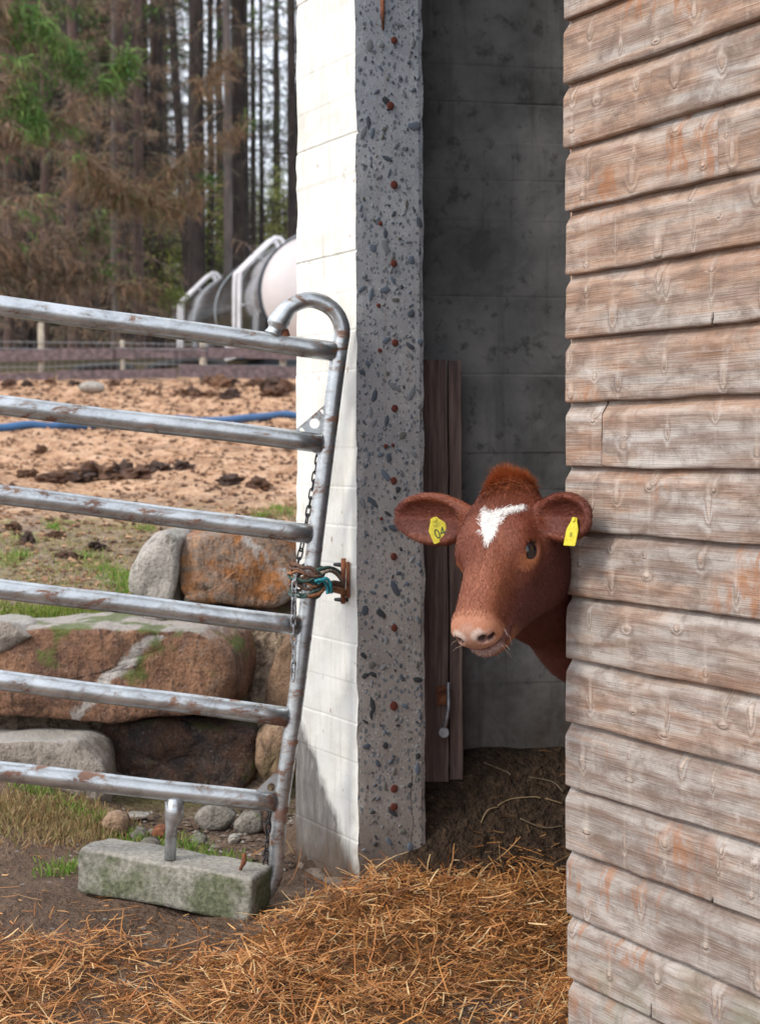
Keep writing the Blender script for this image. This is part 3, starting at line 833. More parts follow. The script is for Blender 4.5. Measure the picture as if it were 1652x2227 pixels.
# ------------------------------------------------------------------ gate
def gd_(px): return 3.95 - 0.14 * (740 - px) / 740
def G(px, py, off=0.0): return P(px, py, gd_(px) + off)
gb = G(575, 1960)
gate = empty('field_gate', gb, 0, label='sagging galvanised tube gate with six rusty rails tied to the wall', cat='gate')
rails = [((-90, 652), (728, 764)), ((-90, 871), (697, 963)), ((-90, 1064), (674, 1162)), ((-90, 1269), (648, 1360)), ((-90, 1468), (622, 1558)), ((-90, 1667), (597, 1745))]
R_ = 0.0228
for (a, b) in rails:
    n = 14
    pts = [G(a[0] + (b[0] - a[0]) * i / n, a[1] + (b[1] - a[1]) * i / n + 0.9 * math.sin(i * 0.7 + a[1])) for i in range(n + 1)]
    v, f = tube(pts, R_, 16)
    mo('rail', v, f, MAT['galv'], gate, sm=True)
st = spline([G(562, 1962), G(580, 1940), G(598, 1895), G(607, 1780), G(640, 1545), G(672, 1290), G(700, 1060), G(725, 860), G(738, 762)], 6)
v, f = tube(st, [0.013] * 3 + [0.017] * 4 + [0.0190] * (len(st) - 7), 16)
mo('end_stile', v, f, MAT['galv'], gate, sm=True)
hk = spline([G(738, 762), G(743, 712), G(722, 672), G(678, 652), G(636, 664), G(610, 694), G(594, 728)], 8)
v, f = tube(hk, [0.0190] * (len(hk) - 16) + list(np.linspace(0.019, 0.026, 10)) + [0.025, 0.022, 0.018, 0.018, 0.02, 0.022], 16)
mo('hook_loop', v, f, MAT['galv'], gate, sm=True)
v, f = tube([G(622, 748), G(617, 722), G(610, 700)], [0.015, 0.012, 0.008], 12)
mo('weld_lug', v, f, MAT['rust'], gate, sm=True)
def plate(px_list, name, holes, slots, off=-0.004):
    """gusset with real holes: built as a grid-free polygon ring per hole via bmesh boolean-free fill"""
    import mathutils.geometry as mg
    outer = [Vector((x, y, 0)) for x, y in px_list]
    loops = [outer]
    for (cx, cy, r) in holes:
        loops.append([Vector((cx + r * math.cos(t), cy + r * math.sin(t), 0)) for t in [2 * math.pi * i / 14 for i in range(14)]])
    for (x0, y0, x1, y1, w) in slots:
        d = Vector((x1 - x0, y1 - y0, 0)).normalized(); nrm = Vector((-d.y, d.x, 0)) * w
        a0 = math.atan2(d.y, d.x)
        loops.append([Vector((x1 + w * math.cos(a0 - 1.57 + 3.14 * i / 6), y1 + w * math.sin(a0 - 1.57 + 3.14 * i / 6), 0)) for i in range(7)] +
                     [Vector((x0 + w * math.cos(a0 + 1.57 + 3.14 * i / 6), y0 + w * math.sin(a0 + 1.57 + 3.14 * i / 6), 0)) for i in range(7)])
    tri = mg.tessellate_polygon(loops)
    flat = [p for l in loops for p in l]
    n = len(flat)
    vs = [G(p.x, p.y, off - 0.0015) for p in flat] + [G(p.x, p.y, off + 0.0015) for p in flat]
    fs = [list(t) for t in tri] + [[n + i for i in t][::-1] for t in tri]
    o = 0
    for l in loops:
        m = len(l)
        for i in range(m): fs.append([o + i, o + (i + 1) % m, n + o + (i + 1) % m, n + o + i])
        o += m
    mo(name, vs, fs, MAT['galv'], gate)
plate([(632, 944), (716, 872), (706, 940), (694, 990), (681, 984), (690, 948)], 'gusset_plate', [(684, 921, 11)], [(652, 936, 661, 942, 4.5), (688, 896, 697, 904, 4.5)][:0] + [(655, 934, 663, 944, 4), (699, 893, 706, 902, 3)])
plate([(548, 1728), (618, 1660), (606, 1740)], 'gusset_plate', [(590, 1712, 9)], [])
v1, f1 = tube([G(380, 1735), G(379, 1775), G(373, 1800), G(370, 1868)], [0.022, 0.022, 0.0135, 0.0135], 14)
leg = mo('support_leg', v1, f1, MAT['galv'], gate, sm=True)

# chains: every link a ring of its own
lk = []
for i in range(18):
    t = 2 * math.pi * i / 18
    lk.append((0.0052 * math.cos(t), 0.0, 0.0095 * math.sin(t) + (0.0045 if math.sin(t) > 0.01 else -0.0045 if math.sin(t) < -0.01 else 0)))
LINK = mesh_data('link', *tube(lk, 0.00205, 6, closed=True), MAT['iron'], True)
LINKZ = mesh_data('link', *tube(lk, 0.00215, 6, closed=True), MAT['zinc'], True)
def chain(name, path, me, label, pitch=0.0205):
    p = spline(path, 40); root = empty(name, p[-1], 0, label=label, cat='chain', group='chains hanging on the gate')
    seg = np.linalg.norm(np.diff(p, axis=0), axis=1); cum = np.concatenate([[0], np.cumsum(seg)])
    n = int(cum[-1] / pitch)
    for i in range(n):
        s = (i + 0.5) * pitch; j = min(np.searchsorted(cum, s) - 1, len(p) - 2)
        pos = p[j] + (p[j + 1] - p[j]) * (s - cum[j]) / max(seg[j], 1e-9)
        d = V(p[j + 1] - p[j]).normalized()
        q = (-d).to_track_quat('Z', 'Y') @ Matrix.Rotation((math.pi / 2 if i % 2 else 0) + 0.5 + RND.uniform(-.2, .2), 4, 'Z').to_quaternion()
        o = inst('link', me(i / n) if callable(me) else me, root, pos - p[-1]); o.rotation_euler = q.to_euler()
    return root
chain('hanging_chain', [G(693, 975, .02), G(690, 1000, .035), G(676, 1080, .05), G(660, 1170, .052), G(648, 1225, .04), G(641, 1262, -.036), G(638, 1340, -.036), G(639, 1420, -.034), G(636, 1490, -.034)],
      lambda t: LINK if t < 0.5 else LINKZ, 'long dark chain hanging from the gate beside the white wall')
chain('short_chain', [G(586, 1770, -.026), G(582, 1820, -.024), G(578, 1870, -.026), G(577, 1905, -.024)], LINK, 'short chain hanging at the foot of the gate')

# rope round the stile, and the rusty staple on the wall
rc = G(674, 1262)
rope = empty('tie_rope', rc - np.array([0, 0, 0.04]), 0, label='frayed green and brown rope lashing the gate to the wall', cat='rope')
ROPEM = [mat_plain('rope_' + n_, c, 0.9, 0, 0.4, 140, 0.6) for n_, c in (('brown', (0.15, 0.085, 0.06)), ('green', (0.05, 0.10, 0.085)), ('turquoise', (0.03, 0.27, 0.33)), ('orange', (0.38, 0.17, 0.08)), ('pale', (0.36, 0.28, 0.22)))]
r3 = random.Random(4)
for i in range(13):
    m = [0, 1, 0, 1, 3, 0, 1, 4, 0, 1, 0, 3, 0][i]
    ph = r3.uniform(-.5, .5); tl_ = r3.uniform(-0.5, 0.5); rad = r3.uniform(0.024, 0.037); zz = r3.uniform(-0.03, 0.026)
    cpt = rc + np.array([-0.008 + r3.uniform(-.006, .006), -0.004, zz])
    pts = [cpt + np.array([rad * 1.15 * math.cos(t), rad * math.sin(t), rad * (tl_ * math.cos(t) + ph * math.sin(t)) + 0.003 * math.sin(5 * t + i)]) for t in [2 * math.pi * k / 22 for k in range(22)]]
    v, f = tube(pts, r3.uniform(0.0028, 0.005), 6, closed=True)
    mo('rope_coil', v, f, ROPEM[m], rope, sm=True)
def WH(px, py, out): 
    return hit(px, py, C0, WI) - WI * out
for m, pts, r0 in ((1, [G(690, 1240, -.03), G(715, 1235, .0), P(735, 1243, 4.03), WH(752, 1262, .006)], 0.005), (4, [G(700, 1246, -.03), G(722, 1242, 0), P(742, 1262, 4.02), WH(751, 1292, .007)], 0.0045),
                   (2, [G(690, 1270, -.04), G(708, 1258, -.035), G(718, 1270, -.03), G(720, 1290, -.025)], 0.0042), (2, [G(684, 1264, -.042), G(702, 1262, -.04), G(711, 1276, -.03), G(712, 1292, -.03)], 0.0042),
                   (3, [G(668, 1296, -.036), G(690, 1292, -.03), G(704, 1280, -.02), G(712, 1270, 0)], 0.006), (3, [G(716, 1280, .0), P(730, 1282, 4.0), P(744, 1286, 4.03), WH(752, 1290, .006)], 0.0085), (0, [G(714, 1272, .0), P(730, 1268, 4.0), P(742, 1276, 4.03), WH(751, 1283, .007)], 0.007)):
    v, f = tube(spline(pts, 6), r0, 7)
    mo('rope_strand', v, f, ROPEM[m], rope, sm=True)
sb = WH(756, 1310, 0.0)
stp = empty('wall_staple', sb, 0, label='rusty iron staple with black bolts on the white wall', cat='bracket')
v, f = tube([WH(757, 1214, .012), WH(757, 1262, .014), WH(756, 1312, .012)], 0.006, 8); mo('strap', v, f, MAT['rust'], stp, sm=True)
v, f = tube([WH(763, 1222, .008), WH(763, 1300, .008)], 0.0045, 8); mo('strap', v, f, MAT['rust'], stp, sm=True)
for (px, py) in ((746, 1228), (748, 1304)):
    v, f = tube([WH(px + 10, py, -.006), WH(px + 4, py, .012), WH(px - 3, py - 1, .02)], [0.0055, 0.0055, 0.004], 8); mo('bolt', v, f, MAT['iron'], stp, sm=True)

# ------------------------------------------------------------------ cast block under the gate
bm_ = P(360, 1905, 3.96)
BL, BR = P(168, 1880, 3.93), P(545, 1945, 3.78)
ax = (BR - BL); bl = np.linalg.norm(ax); ax /= bl
by = np.cross([0, 0, 1.0], ax); by /= np.linalg.norm(by); bz = np.cross(ax, by)
bm2 = bmesh.new()
v, f = bev_box(bl, 0.13, 0.108, 0.010, 0.006, 2)
bmv = [bm2.verts.new(Vector(q)) for q in v]
for q in f: bm2.faces.new([bmv[i] for i in q])
bmesh.ops.subdivide_edges(bm2, edges=[e for e in bm2.edges if e.calc_length() > 0.05], cuts=7, use_grid_fill=True)
bm2.verts.index_update()
v = np.array([q.co[:] for q in bm2.verts]); f = [[q.index for q in fc.verts] for fc in bm2.faces]; bm2.free()
v += np.array([[0.006 * fbm(q * 14, 3), 0.006 * fbm(q * 14 + 5, 3), 0.006 * fbm(q * 14 + 9, 3)] for q in v])
ctr = (BL + BR) / 2 + by * 0.06 - np.array([0, 0, 0.012])
bw = ctr + v[:, :1] * ax + v[:, 1:2] * by + v[:, 2:] * bz
tag(mo('concrete_block', bw, f, MAT['block'], sm=True), 'mossy grey concrete block lying under the foot of the gate', 'block')
v, f = tube(spline([P(519, 1912, 3.83), P(524, 1888, 3.83), P(531, 1872, 3.82), P(531, 1856, 3.82)], 5), [0.004] * 8 + [0.006] * 4 + [0.005] * 4, 7)
tag(mo('bent_iron_rod', v, f, MAT['rust'], sm=True), 'short rusty bent iron sticking out of the mossy block', 'rod')

# ------------------------------------------------------------------ boulders
MAT['r_orange'] = mat_rock('rock_orange', [(0.10, 0.06, 0.042), (0.38, 0.155, 0.05), (0.26, 0.20, 0.16), (0.50, 0.23, 0.08)], 2.0)
_a, _b = P(170, 1550, 4.95), P(345, 1375, 4.95)
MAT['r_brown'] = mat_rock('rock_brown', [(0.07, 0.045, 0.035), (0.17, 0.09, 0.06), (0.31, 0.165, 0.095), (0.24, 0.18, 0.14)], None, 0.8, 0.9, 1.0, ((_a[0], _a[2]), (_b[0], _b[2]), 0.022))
MAT['r_dark'] = mat_rock('rock_dark', [(0.03, 0.025, 0.025), (0.07, 0.055, 0.05), (0.14, 0.075, 0.05), (0.10, 0.085, 0.075)], None, 0.4)  # shade of the recessed bottom boulder is put into this dark colour
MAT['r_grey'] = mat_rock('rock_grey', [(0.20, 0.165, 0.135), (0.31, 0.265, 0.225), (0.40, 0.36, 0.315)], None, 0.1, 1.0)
MAT['r_tan'] = mat_rock('rock_tan', [(0.16, 0.10, 0.065), (0.31, 0.20, 0.125), (0.40, 0.29, 0.20)], None, 0.25)
MAT['r_pale'] = mat_rock('rock_pale', [(0.26, 0.235, 0.205), (0.40, 0.37, 0.33), (0.50, 0.46, 0.42)], None, 0.15)
MAT['r_mossy'] = mat_rock('rock_mossy', [(0.13, 0.115, 0.095), (0.22, 0.20, 0.17), (0.31, 0.28, 0.245)], None, 1.0)
MAT['r_small'] = mat_rock('rock_small', [(0.13, 0.11, 0.095), (0.22, 0.195, 0.17), (0.32, 0.29, 0.26)], None, 0.3)

def boulder(name, poly, d, depth, mat, label, seed, rough=0.012, cut=0.86, shift=(0, 0), group=None):
    """rounded rock from a surveyed front outline: rings from the front face to the back"""
    pts = np.array([P(x, y, d) for x, y in poly])
    # resample the outline evenly and smoothly
    cl = np.vstack([pts, pts[:1]]); L = np.concatenate([[0], np.cumsum(np.linalg.norm(np.diff(cl, axis=0), axis=1))])
    N = 64
    o = np.array([[np.interp(t, L, cl[:, k]) for k in range(3)] for t in np.linspace(0, L[-1], N, endpoint=False)])
    for _ in range(1): o = 0.25 * np.roll(o, 1, 0) + 0.5 * o + 0.25 * np.roll(o, -1, 0)
    c = o.mean(0)
    vs, fs = [], []
    ringsdef = [(0.30, 0.0), (0.60, 0.0), (0.5 + cut * 0.5, 0.006), (0.985, 0.018), (1.0, 0.06), (1.0, depth * 0.5), (0.97, depth * 0.8), (0.8, depth), (0.3, depth * 1.04)]
    vs.append(c)
    for s, dy in ringsdef:
        cc = c + np.array([shift[0], 0, shift[1]]) * (dy / depth)
        rg = cc + (o - c) * s + np.array([0, dy, 0])
        vs += list(rg)
    vs.append(c + np.array([shift[0], depth * 1.05, shift[1]]))
    R = len(ringsdef)
    for i in range(N): fs.append([0, 1 + i, 1 + (i + 1) % N])
    for r in range(R - 1):
        for i in range(N):
            a, b = 1 + r * N + i, 1 + r * N + (i + 1) % N
            fs.append([a, a + N, b + N, b])
    for i in range(N): fs.append([1 + R * N, 1 + (R - 1) * N + (i + 1) % N, 1 + (R - 1) * N + i])
    bm = bmesh.new()
    bv = [bm.verts.new(Vector(q)) for q in vs]
    for q in fs: bm.faces.new([bv[i] for i in q])
    bmesh.ops.subdivide_edges(bm, edges=[e for e in bm.edges if e.calc_length() > 0.03], cuts=2, use_grid_fill=True)
    bmesh.ops.recalc_face_normals(bm, faces=bm.faces)
    for v_ in bm.verts:
        q = v_.co
        fis = abs(mnoise.fractal(Vector((q.x * 5 + seed, q.y * 2.5, q.z * 5)), 1, 2, 3))
        fc_ = abs(mnoise.noise(Vector((q.x * 3.2 + seed * 2, q.y * 3.2, q.z * 3.2))))
        q = q + Vector((0, max(0.0, 0.07 - fis) * 2.2 * rough * 6 - fc_ * rough * 3.5, 0))
        v_.co = q + Vector((mnoise.fractal(q * 9 + Vector((seed, 0, 0)), 1, 2, 4), mnoise.fractal(q * 6 + Vector((0, seed, 0)), 1, 2, 4) * 1.8, mnoise.fractal(q * 9 + Vector((0, 0, seed)), 1, 2, 4))) * rough
    rq = random.Random(int(seed) + 5); cv_ = Vector(c) + Vector((0, depth * 0.4, 0))
    for _ in range(9):                                  # flat breaks
        nn_ = Vector((rq.uniform(-1, 1), rq.uniform(-1.2, 0.1), rq.uniform(-.8, 1))).normalized()
        sup = max((v_.co - cv_).dot(nn_) for v_ in bm.verts); th = sup * rq.uniform(.84, .95)
        for v_ in bm.verts:
            e_ = (v_.co - cv_).dot(nn_) - th
            if e_ > 0: v_.co -= nn_ * e_ * 0.88
    bmesh.ops.triangulate(bm, faces=[f_ for f_ in bm.faces if len(f_.verts) > 4])
    bm.verts.index_update()
    v = np.array([q.co[:] for q in bm.verts]); f = [[q.index for q in fc.verts] for fc in bm.faces]; bm.free()
    return tag(mo(name, v, f, mat, sm=True), label, 'boulder', group)

BG = 'boulders of the terrace wall'
boulder('boulder', [(-150, 1380), (60, 1372), (250, 1362), (420, 1372), (500, 1372), (548, 1405), (556, 1470), (540, 1530), (490, 1552), (330, 1560), (240, 1578), (60, 1560), (-150, 1560)], 4.95, 0.40, MAT['r_brown'],
        'long brown boulder with a pale vein behind the middle of the gate', 1, 0.010, 0.9, (0, 0.02), BG)
boulder('boulder', [(386, 1162), (520, 1152), (660, 1160), (670, 1290), (600, 1322), (480, 1318), (392, 1312), (380, 1230)], 5.28, 0.40, MAT['r_orange'],
        'rust-orange boulder on top of the terrace wall beside the white wall', 5, 0.012, 0.9, (0, 0.0), BG)
boulder('boulder', [(282, 1230), (300, 1180), (340, 1156), (392, 1150), (386, 1240), (372, 1322), (320, 1322), (272, 1290)], 5.24, 0.26, MAT['r_pale'],
        'pale grey split slab standing left of the orange boulder', 9, 0.009, 0.88, (0.02, 0.0), BG)
boulder('boulder', [(190, 1585), (330, 1562), (480, 1566), (560, 1580), (556, 1640), (548, 1700), (470, 1740), (300, 1752), (200, 1760), (170, 1680)], 5.06, 0.4, MAT['r_dark'],
        'recessed boulder with shade in its dark colour at the bottom of the terrace wall', 13, 0.014, 0.86, (0, 0), BG)
boulder('boulder', [(-130, 1616), (60, 1610), (205, 1614), (228, 1640), (232, 1700), (236, 1770), (180, 1790), (40, 1790), (-130, 1790)], 4.78, 0.30, MAT['r_grey'],
        'squared grey block of stone with a pale top behind the lowest rails', 17, 0.007, 0.92, (0, 0), BG)
boulder('boulder', [(552, 1610), (575, 1582), (612, 1580), (648, 1590), (650, 1680), (610, 1705), (566, 1700), (548, 1660)], 4.95, 0.22, MAT['r_tan'],
        'small tan stone low down beside the white wall', 21, 0.008, 0.85, (0, 0), BG)
boulder('boulder', [(596, 1440), (620, 1380), (668, 1370), (668, 1570), (600, 1572), (574, 1540), (580, 1490)], 5.12, 0.26, MAT['r_tan'],
        'leaning tan slab in the terrace wall beside the white wall', 25, 0.009, 0.86, (0, 0), BG)
boulder('boulder', [(-160, 1366), (-60, 1352), (40, 1358), (70, 1380), (20, 1420), (-60, 1440), (-160, 1430)], 4.92, 0.3, MAT['r_grey'],
        'rounded grey stone at the left end of the long brown boulder', 29, 0.01, 0.8, (0, 0), BG)
boulder('boulder', [(560, 1322), (600, 1296), (650, 1300), (655, 1370), (600, 1392), (556, 1370)], 5.35, 0.25, MAT['r_dark'],
        'dark mossy stone in the shadow under the orange boulder', 33, 0.01, 0.8, (0, 0), BG)
SG = 'loose stones at the foot of the terrace wall'
def stone(px, py, w, h, d, mat, label, seed):
    if d < 5:
        for dd in np.arange(4.0, 4.9, 0.01):
            q = P(px, py + h * 0.42, dd)
            if q[2] <= ground_z(q[0], q[1]): d = dd; break
    poly = [(px + w / 2 * math.cos(t) * (1 + .1 * math.sin(3 * t + seed)), py + h / 2 * math.sin(t) * (1 + .12 * math.cos(2 * t + seed))) for t in [2 * math.pi * i / 14 for i in range(14)]]
    return boulder('stone', poly, d, w * d / FPX * 0.8, mat, label, seed, 0.004, 0.7, (0, 0), SG)
stone(466, 1786, 90, 56, 4.78, MAT['r_mossy'], 'flat mossy stone behind the gate leg', 41)
stone(541, 1796, 74, 52, 4.70, MAT['r_mossy'], 'round pale stone with moss near the gate end', 45)
stone(250, 1798, 62, 56, 4.62, MAT['r_tan'], 'brownish stone left of the gate leg', 49)
stone(346, 1818, 40, 34, 4.68, MAT['rust'], 'small red brick fragment by the gate leg', 52)
stone(300, 1822, 40, 26, 4.60, MAT['r_small'], 'small pale stone left of the brick fragment', 54)
stone(318, 1842, 44, 22, 4.50, MAT['r_small'], 'flat pale pebble in front of the brick fragment', 57)
stone(428, 1830, 34, 22, 4.6, MAT['r_small'], 'small pebble right of the gate leg', 59)
stone(290, 1782, 60, 14, 4.8, MAT['r_grey'], 'thin grey stone shard behind the brown stone', 60)
stone(330, 1350, 60, 24, 5.12, MAT['r_small'], 'small pale stone on top of the long brown boulder', 61)
stone(300, 1346, 36, 34, 5.16, MAT['r_grey'], 'small grey stone on the terrace edge', 63)
stone(505, 1830, 26, 18, 4.5, MAT['r_grey'], 'little grey pebble in the mud below the mossy stones', 65)
stone(580, 1790, 22, 70, 4.72, MAT['r_dark'], 'dark upright stone behind the gate end', 67)

# ------------------------------------------------------------------ the calf: one continuous body from a distance field
HK = 0.84                                          # head scale
H0 = P(1088, 1056, 3.06)                            # poll
hu = np.array([-0.275, -0.54, -0.79]); hu /= np.linalg.norm(hu)          # towards the muzzle
s0 = np.array([1.0, 0, 0]) - hu * hu[0]; s0 /= np.linalg.norm(s0)
n0 = np.cross(s0, hu)
if n0[1] > 0: n0 = -n0
TW = math.radians(33)
hn = n0 * math.cos(TW) - s0 * math.sin(TW)          # forehead side
hs = s0 * math.cos(TW) + n0 * math.sin(TW)          # calf's left = seen on the right
HR = np.stack([hu, hn, hs], 1) * HK                 # local (u, n, s) -> world
HRI = np.linalg.inv(HR)
def h2w(p): return H0 + np.asarray(p) @ HR.T
def w2h(q): return (q - H0) @ HRI.T

def sd_ell(p, c, r, rot=None):
    q = p - np.asarray(c)
    if rot is not None: q = q @ rot
    r = np.asarray(r)
    k0 = np.sqrt(((q / r) ** 2).sum(1)); k1 = np.sqrt(((q / (r * r)) ** 2).sum(1)) + 1e-9
    return k0 * (k0 - 1.0) / k1
def sd_cone(p, a, b, ra, rb):
    a = np.asarray(a); b = np.asarray(b); ba = b - a
    t = np.clip(((p - a) @ ba) / (ba @ ba), 0, 1)
    return np.sqrt(((p - a - t[:, None] * ba) ** 2).sum(1)) - (ra + (rb - ra) * t)
def smin(a, b, k):
    h = np.maximum(k - np.abs(a - b), 0) / k
    return np.minimum(a, b) - h * h * k * 0.25
def smax(a, b, k): return -smin(-a, -b, k)

def ear_frame(side):
    """ear axes in head coordinates (u, n, s): out along the ear, across it, facing of the cup"""
    if side > 0: e = np.array([0.20, 0.06, 1.0]); face = np.array([0.55, 0.80, 0.15])
    else:        e = np.array([-0.17, 0.02, -1.0]); face = np.array([0.62, 0.75, -0.22])
    e /= np.linalg.norm(e); face -= e * face.dot(e); face /= np.linalg.norm(face)
    w = np.cross(face, e)
    return np.stack([e, w, face], 1)
EARS = {s: ear_frame(s) for s in (1, -1)}
EBASE = {1: np.array([0.052, -0.052, 0.070]), -1: np.array([0.052, -0.052, -0.070])}
ELEN = {1: 0.142, -1: 0.222}
EYEC = {s: np.array([0.142, -0.050, s * 0.0725]) for s in (1, -1)}
EYER = 0.0248

def sd_head(q):
    a = q.copy(); a[:, 2] = np.abs(a[:, 2])       # mirrored
    d = sd_ell(a, (0.075, -0.060, 0), (0.098, 0.070, 0.088))                 # skull
    d = smin(d, sd_ell(a, (0.085, -0.028, 0), (0.095, 0.034, 0.072)), 0.03)  # forehead
    d = smin(d, sd_ell(a, (-0.004, -0.045, 0), (0.042, 0.042, 0.050)), 0.04) # poll
    d = smin(d, sd_cone(a, (0.13, -0.075, 0), (0.30, -0.062, 0), 0.074, 0.045), 0.04)   # face wedge
    d = smin(d, sd_cone(a, (0.15, -0.032, 0.010), (0.30, -0.040, 0.016), 0.034, 0.027), 0.02)   # nose bridge
    d = smin(d, sd_ell(a, (0.108, -0.128, 0.038), (0.092, 0.098, 0.046)), 0.05)  # cheek
    d = smin(d, sd_cone(a, (0.13, -0.186, 0.020), (0.305, -0.110, 0.014), 0.048, 0.027), 0.05)   # lower jaw
    d = smin(d, sd_ell(a, (0.323, -0.058, 0.0), (0.036, 0.037, 0.044)), 0.03)    # muzzle
    d = smin(d, sd_ell(a, (0.328, -0.051, 0.027), (0.028, 0.025, 0.022)), 0.02)
    d = smin(d, sd_ell(a, (0.325, -0.106, 0.0), (0.030, 0.019, 0.030)), 0.025)   # chin
    d = smin(d, sd_ell(a, (0.124, -0.030, 0.066), (0.036, 0.020, 0.019)), 0.024) # brow
    d = smin(d, sd_ell(a, (0.178, -0.072, 0.066), (0.030, 0.020, 0.014)), 0.026) # below the eye
    # sockets and lids
    ec = EYEC[1]
    d = smax(d, -sd_ell(a, ec + np.array([0.016, 0.003, 0.022]), (0.022, 0.013, 0.012)), 0.016)
    d = smin(d, sd_ell(a, ec, (0.0300, 0.0262, 0.0262)), 0.012)
    d = smax(d, -sd_ell(a, ec + np.array([0.001, 0.004, 0.020]), (0.0215, 0.0170, 0.022)), 0.004)
    # hollow along the side of the nose
    d = smax(d, -sd_ell(a, (0.245, -0.060, 0.080), (0.055, 0.030, 0.024)), 0.03)
    # nostrils: comma holes
    d = smax(d, -sd_ell(a, (0.356, -0.048, 0.028), (0.019, 0.0085, 0.0100)), 0.006)
    d = smax(d, -sd_ell(a, (0.345, -0.054, 0.040), (0.016, 0.0055, 0.0090)), 0.006)
    # mouth
    d = smax(d, -sd_ell(a, (0.328, -0.0895, 0.0), (0.048, 0.0035, 0.062)), 0.008)
    for s in (1, -1):
        L = ELEN[s]; F = EARS[s]; c0 = EBASE[s]
        p = (q - c0) @ F
        wid = 0.058 if s < 0 else 0.052
        body = sd_ell(p, (L * 0.56, 0, 0.0), (L * 0.5, wid, 0.024))
        stem = sd_cone(p, (-0.012, 0, -0.004), (L * 0.34, 0, -0.002), 0.027, 0.024)
        body = smin(body, stem, 0.03)
        body = smax(body, -sd_ell(p, (L * 0.60, 0.0, 0.019), (L * 0.42, wid * 0.80, 0.026)), 0.008)
        body = smax(body, p[:, 2] - 0.020, 0.01)
        d = smin(d, body, 0.018)
    return d * HK

NK = [(h2w((0.08, -0.125, 0.0)), 0.082), (np.array([0.290, 3.205, 0.985]), 0.084), (np.array([0.405, 3.315, 0.895]), 0.098), (np.array([0.60, 3.46, 0.845]), 0.135)]
BODY_DIR = np.array([0.87, 0.49, 0.0]); BODY_DIR /= np.linalg.norm(BODY_DIR)
BODY_L = np.array([-BODY_DIR[1], BODY_DIR[0], 0])
def bp(a, l, z):  # along the body from the chest, sideways, absolute height
    q = NK[3][0] + BODY_DIR * a + BODY_L * l; return np.array([q[0], q[1], z])
def sd_body(q):
    d = None
    for (a, ra), (b, rb) in zip(NK[:-1], NK[1:]):
        e = sd_cone(q, a, b, ra, rb); d = e if d is None else smin(d, e, 0.05)
    d = smin(d, sd_cone(q, bp(0.04, 0, .85), bp(0.75, 0, .86), 0.165, 0.175), 0.08)
    d = smin(d, sd_cone(q, bp(0.08, 0, .93), bp(0.80, 0, .94), 0.10, 0.11), 0.06)
    for s in (1, -1):
        fz = ground_z(*bp(0.08, s * .09, 0)[:2]) + 0.015
        d = smin(d, sd_cone(q, bp(0.08, s * .09, .78), bp(0.07, s * .09, (.78 + fz) / 2 + .02), 0.075, 0.036), 0.05)
        d = smin(d, sd_cone(q, bp(0.07, s * .09, (.78 + fz) / 2 + .02), bp(0.09, s * .09, fz + .05), 0.034, 0.025), 0.02)
        d = smin(d, sd_cone(q, bp(0.085, s * .09, fz + .05), bp(0.07, s * .09, fz + .01), 0.030, 0.036), 0.02)
        fz = ground_z(*bp(0.83, s * .1, 0)[:2]) + 0.015
        d = smin(d, sd_cone(q, bp(0.76, s * .10, .82), bp(0.72, s * .10, .64), 0.11, 0.060), 0.06)
        d = smin(d, sd_cone(q, bp(0.72, s * .10, .64), bp(0.86, s * .10, fz + .22), 0.055, 0.034), 0.03)
        d = smin(d, sd_cone(q, bp(0.86, s * .10, fz + .22), bp(0.84, s * .10, fz + .05), 0.032, 0.026), 0.02)
        d = smin(d, sd_cone(q, bp(0.84, s * .10, fz + .05), bp(0.82, s * .10, fz + .01), 0.030, 0.036), 0.02)
    d = smin(d, sd_cone(q, bp(0.95, 0, .92), bp(1.0, 0.02, .56), 0.026, 0.014), 0.03)
    d = smin(d, sd_cone(q, bp(1.0, 0.02, .56), bp(0.99, 0.02, .46), 0.022, 0.012), 0.02)
    return d
HC = h2w((0.16, -0.07, 0.0)); BC = bp(0.42, 0, .75)
def sd_calf(q, c=None, rad=0.0):
    nh = c is None or np.linalg.norm(c - HC) < 0.36 + rad
    nb = c is None or np.linalg.norm(c - BC) < 0.95 + rad
    d = np.full(len(q), 0.5)
    if nb: d = sd_body(q)
    if nh:
        e = sd_head(w2h(q)); d = smin(d, e, 0.035) if nb else e
    return d

